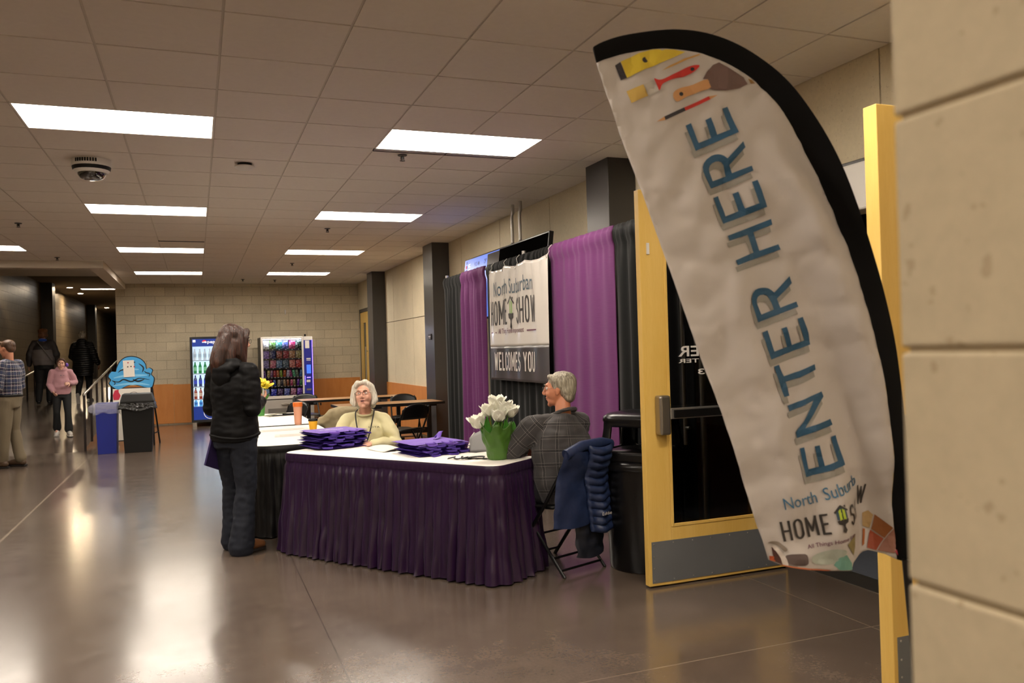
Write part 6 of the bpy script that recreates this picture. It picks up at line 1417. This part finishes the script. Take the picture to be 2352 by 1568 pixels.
for k in 'RL': shoe(o, J['an'+k], J['toe'+k], M('shoe_tan', '#4f3a28', .6), m_sole, 1.1)
hair(o, Hd, 1.03, [('e', (0, -.028, .042), (.082, .098, .082)), ('e', (0, -.06, 0), (.078, .052, .07)), ('t', [(-.04, .06, .1), (.04, .06, .1)], [.02, .02])], h_sb, .008)
# ---------- 5/6. couple walking up the ramp
m_gj = M('jacket_grey', '#6e6765', .6, bump=.3, bs=30, bd=.01); m_bk = M('trousers_black', '#0e0e10', .75); m_cobalt = M('collar_cobalt', '#1f4fb8', .6)
J = std(1.72, anR=(.09, .1, .1), knR=(.1, .1, .5), anL=(-.1, -.1, .12), knL=(-.09, .02, .5), elL=(-.27, -.02, 1.14), wrL=(-.3, .06, .92), elR=(.27, -.04, 1.14), wrR=(.28, .08, .95))
o, Hd = person('woman with brown hair, grey jacket and blue collar walking away up the ramp', (-3.2, 21.0, .50), math.radians(0), J, sk1, .98, None, .01, face=False)
b = MB(); torso_prims(b, J, [(-.14, .21, .17), (.1, .24, .19), (.35, .235, .18), (.56, .235, .165)]); me = remesh(b, .012, 3, [(.02, (7, 7, 9), (5, 5, 1))]); place(me, 'jacket', m_gj, o)
b = MB(); torso_prims(b, J, [(.54, .24, .172), (.7, .215, .15), (.85, .15, .11), (.96, .08, .08)])
for k in 'RL': sleeve(b, J, k, (.09, .08, .055), 1, .95)
place(remesh(b, .012, 3, [(.02, (9, 9, 9), (5, 5, 1))]), 'yoke_and_sleeves', M('jacket_charcoal', '#343031', .6, bump=.3, bs=30, bd=.01), o)
nb = V(*J['neck']); b = MB(); b.ell((0, nb.y-.03, nb.z+.01), (.09, .07, .04), 16); place(remesh(b, .01, 2), 'collar', m_cobalt, o)
b = MB(); b.tube(catmull([(-.1, -.12, nb.z-.02), (.05, -.195, nb.z-.22), (.2, -.18, nb.z-.45)], 5), .013, 8, sq=(1, .5)); b.build('bag_strap', M('strap_grey', '#77706c', .6), o, smooth=60)
b = MB(); torso_prims(b, J, [(-.3, .15, .13), (.1, .17, .14)])
for k in 'RL': leg(b, J, k, (.11, .1, .08, .075, .065), 1, 1.0)
place(remesh(b, .012, 2), 'trousers', m_bk, o)
for k in 'RL': shoe(o, J['an'+k], J['toe'+k], m_shdk, m_sole)
hair(o, Hd, .98, [('e', (0, -.03, .04), (.1, .105, .088)), ('e', (0, -.06, -.03), (.108, .08, .075)), ('e', (.06, -.04, -.05), (.05, .05, .05)), ('e', (-.06, -.04, -.05), (.05, .05, .05))], hair_mat('hair_auburn', '#4a2c1a', '#8a5a38'), .01, [(.03, (14, 14, 14), (0, 0, 0))])
J = std(1.64, anR=(.09, .12, .1), knR=(.1, .14, .52), anL=(-.09, -.16, .2), knL=(-.09, .02, .5), toeL=(-.09, -.1, .09), elR=(.27, -.03, 1.14), wrR=(.32, .08, .94), elL=(-.25, .02, 1.14), wrL=(-.2, .18, 1.05))
o, Hd = person('grey-haired person in a long black quilted coat walking away beside the handrail', (-2.42, 21.1, .51), math.radians(-6), J, sk1, .96, None, .01, face=False)
t = NT('puffer_black'); s = t.n('SeparateXYZ', {0: t.n('TexCoord').outputs['Object']}); t.b.inputs['Base Color'].default_value = lin('#111112'); t.b.inputs['Roughness'].default_value = .42
t.bump(t.m2('POWER', t.m2('ABSOLUTE', t.m2('SINE', t.m2('MULTIPLY', s.outputs[2], PI/.05))), .5), .9, .02); m_pb = t.m
b = MB(); torso_prims(b, J, [(-.62, .21, .18), (-.3, .225, .185), (.05, .22, .17), (.35, .215, .17), (.6, .22, .165), (.8, .17, .13), (.95, .09, .09)])
for k in 'RL': sleeve(b, J, k, (.088, .078, .055), 1, .95)
place(remesh(b, .012, 3, [(.01, (9, 9, 9), (5, 5, 1))]), 'coat', m_pb, o)
nb = V(*J['neck']); b = MB(); b.ell((0, nb.y-.06, nb.z+.02), (.11, .08, .07), 16); b.ell((0, nb.y-.1, nb.z-.06), (.1, .05, .09), 16); place(remesh(b, .01, 2), 'hood', m_pb, o)
b = MB(); torso_prims(b, J, [(-.3, .15, .13), (.1, .17, .14)])
for k in 'RL': leg(b, J, k, (.1, .09, .075, .065, .055), 1, 1.0)
place(remesh(b, .012, 2), 'trousers', m_bk, o)
m_snk = M('sneaker_white', '#c9c4bd', .5)
for k in 'RL': shoe(o, J['an'+k], J['toe'+k], m_snk, m_white, 1., lift=(k == 'L'))
hair(o, Hd, .96, [('e', (0, -.028, .042), (.088, .1, .083)), ('e', (0, -.06, -.01), (.085, .06, .07))], h_gr, .009)
# ---------- 7. girl in pink hoodie
m_pk_ = M('hoodie_pink', '#b98a92', .85, bump=.25, bs=180, sheen=.2, bd=.002)
ra_ = math.atan2(-2.27, 16.7)
J = std(1.42, head=(0, .03, 1.58), neck=(0, 0, 1.465), elR=(.24, .0, 1.14), wrR=(.17, .14, .99), elL=(-.26, .0, 1.16), wrL=(-.15, .24, 1.16), anR=(.11, -.12, .13), knR=(.11, .05, .52), anL=(-.12, .1, .095), knL=(-.11, .1, .5), toeR=(.13, .03, .09), chest=(0, 0, 1.27))
kk = 1.42/1.75
o, Hd = person('girl in a pink hoodie and black trousers walking towards the camera beside the handrail', (-2.27, 16.72, .143), PI+.12, J, skin('skin_girl', '#d2a28a'), .90, .74, .0055, lip=M('lip_girl', '#c08476', .5), brow='#4a3426', hands={'L': dict(n=(.6, -.2, -.5), curl=.55, s=.85), 'R': dict(s=.85)})
b = MB(); torso_prims(b, J, [(-.14, .18, .15), (.04, .195, .16), (.3, .18, .145), (.55, .17, .13), (.75, .15, .11), (.9, .11, .09), (.98, .075, .075)], kk*1.02)
for k in 'RL': sleeve(b, J, k, (.072, .068, .05), kk, .95)
nb = V(*J['neck']); b.ell((0, nb.y-.055, nb.z+.01), (.1, .06, .05), 16); b.tube([V(.07*math.cos(a), nb.y+.06*math.sin(a), nb.z+.012-.025*math.sin(a)) for a in [2*PI*i/20 for i in range(20)]], .028, 8, closed=True); b.ell((0, .09, J['pelvis'][2]+.07), (.1, .05, .06), 14)
place(remesh(b, .008, 3, [(.014, (9, 9, 11), (5, 5, 1))]), 'hoodie', m_pk_, o)
b = MB(); b.box((.0, .128, 1.075), (.012, .13, 1.09)); b.box((-.05, .128, 1.08), (-.02, .13, 1.085)); b.build('chest_print', m_pblu, o)
b = MB(); torso_prims(b, J, [(-.3, .14, .12), (.1, .155, .125)], kk)
for k in 'RL': leg(b, J, k, (.1, .085, .068, .075, .088), kk, .9)
place(remesh(b, .009, 2), 'trousers', M('leggings_black', '#141618', .75), o)
for k in 'RL': shoe(o, J['an'+k], J['toe'+k], m_snk, m_white, .98, lift=(k == 'R'))
hair(o, Hd, .90, [('e', (0, -.03, .042), (.086, .1, .084)), ('e', (0, -.06, -.02), (.08, .05, .08)), ('t', [(.0, .055, .1), (.045, .045, .09), (.072, .015, .04), (.072, .0, -.03)], [.018, .018, .015, .012]), ('t', [(.0, .055, .1), (-.045, .045, .09), (-.072, .015, .04), (-.072, .0, -.03)], [.018, .018, .015, .012])], hair_mat('hair_dark', '#33211a', '#5c4030'), .007)
b = MB()
for dx in (0, .05): b.ell(Hd @ V(-.085-dx*.3, -.06, -.02), (.03, .03, .035), 10)
b.build('purple_blobs', m_tote, o, smooth=60)  # stands for an unidentified purple thing behind the girl
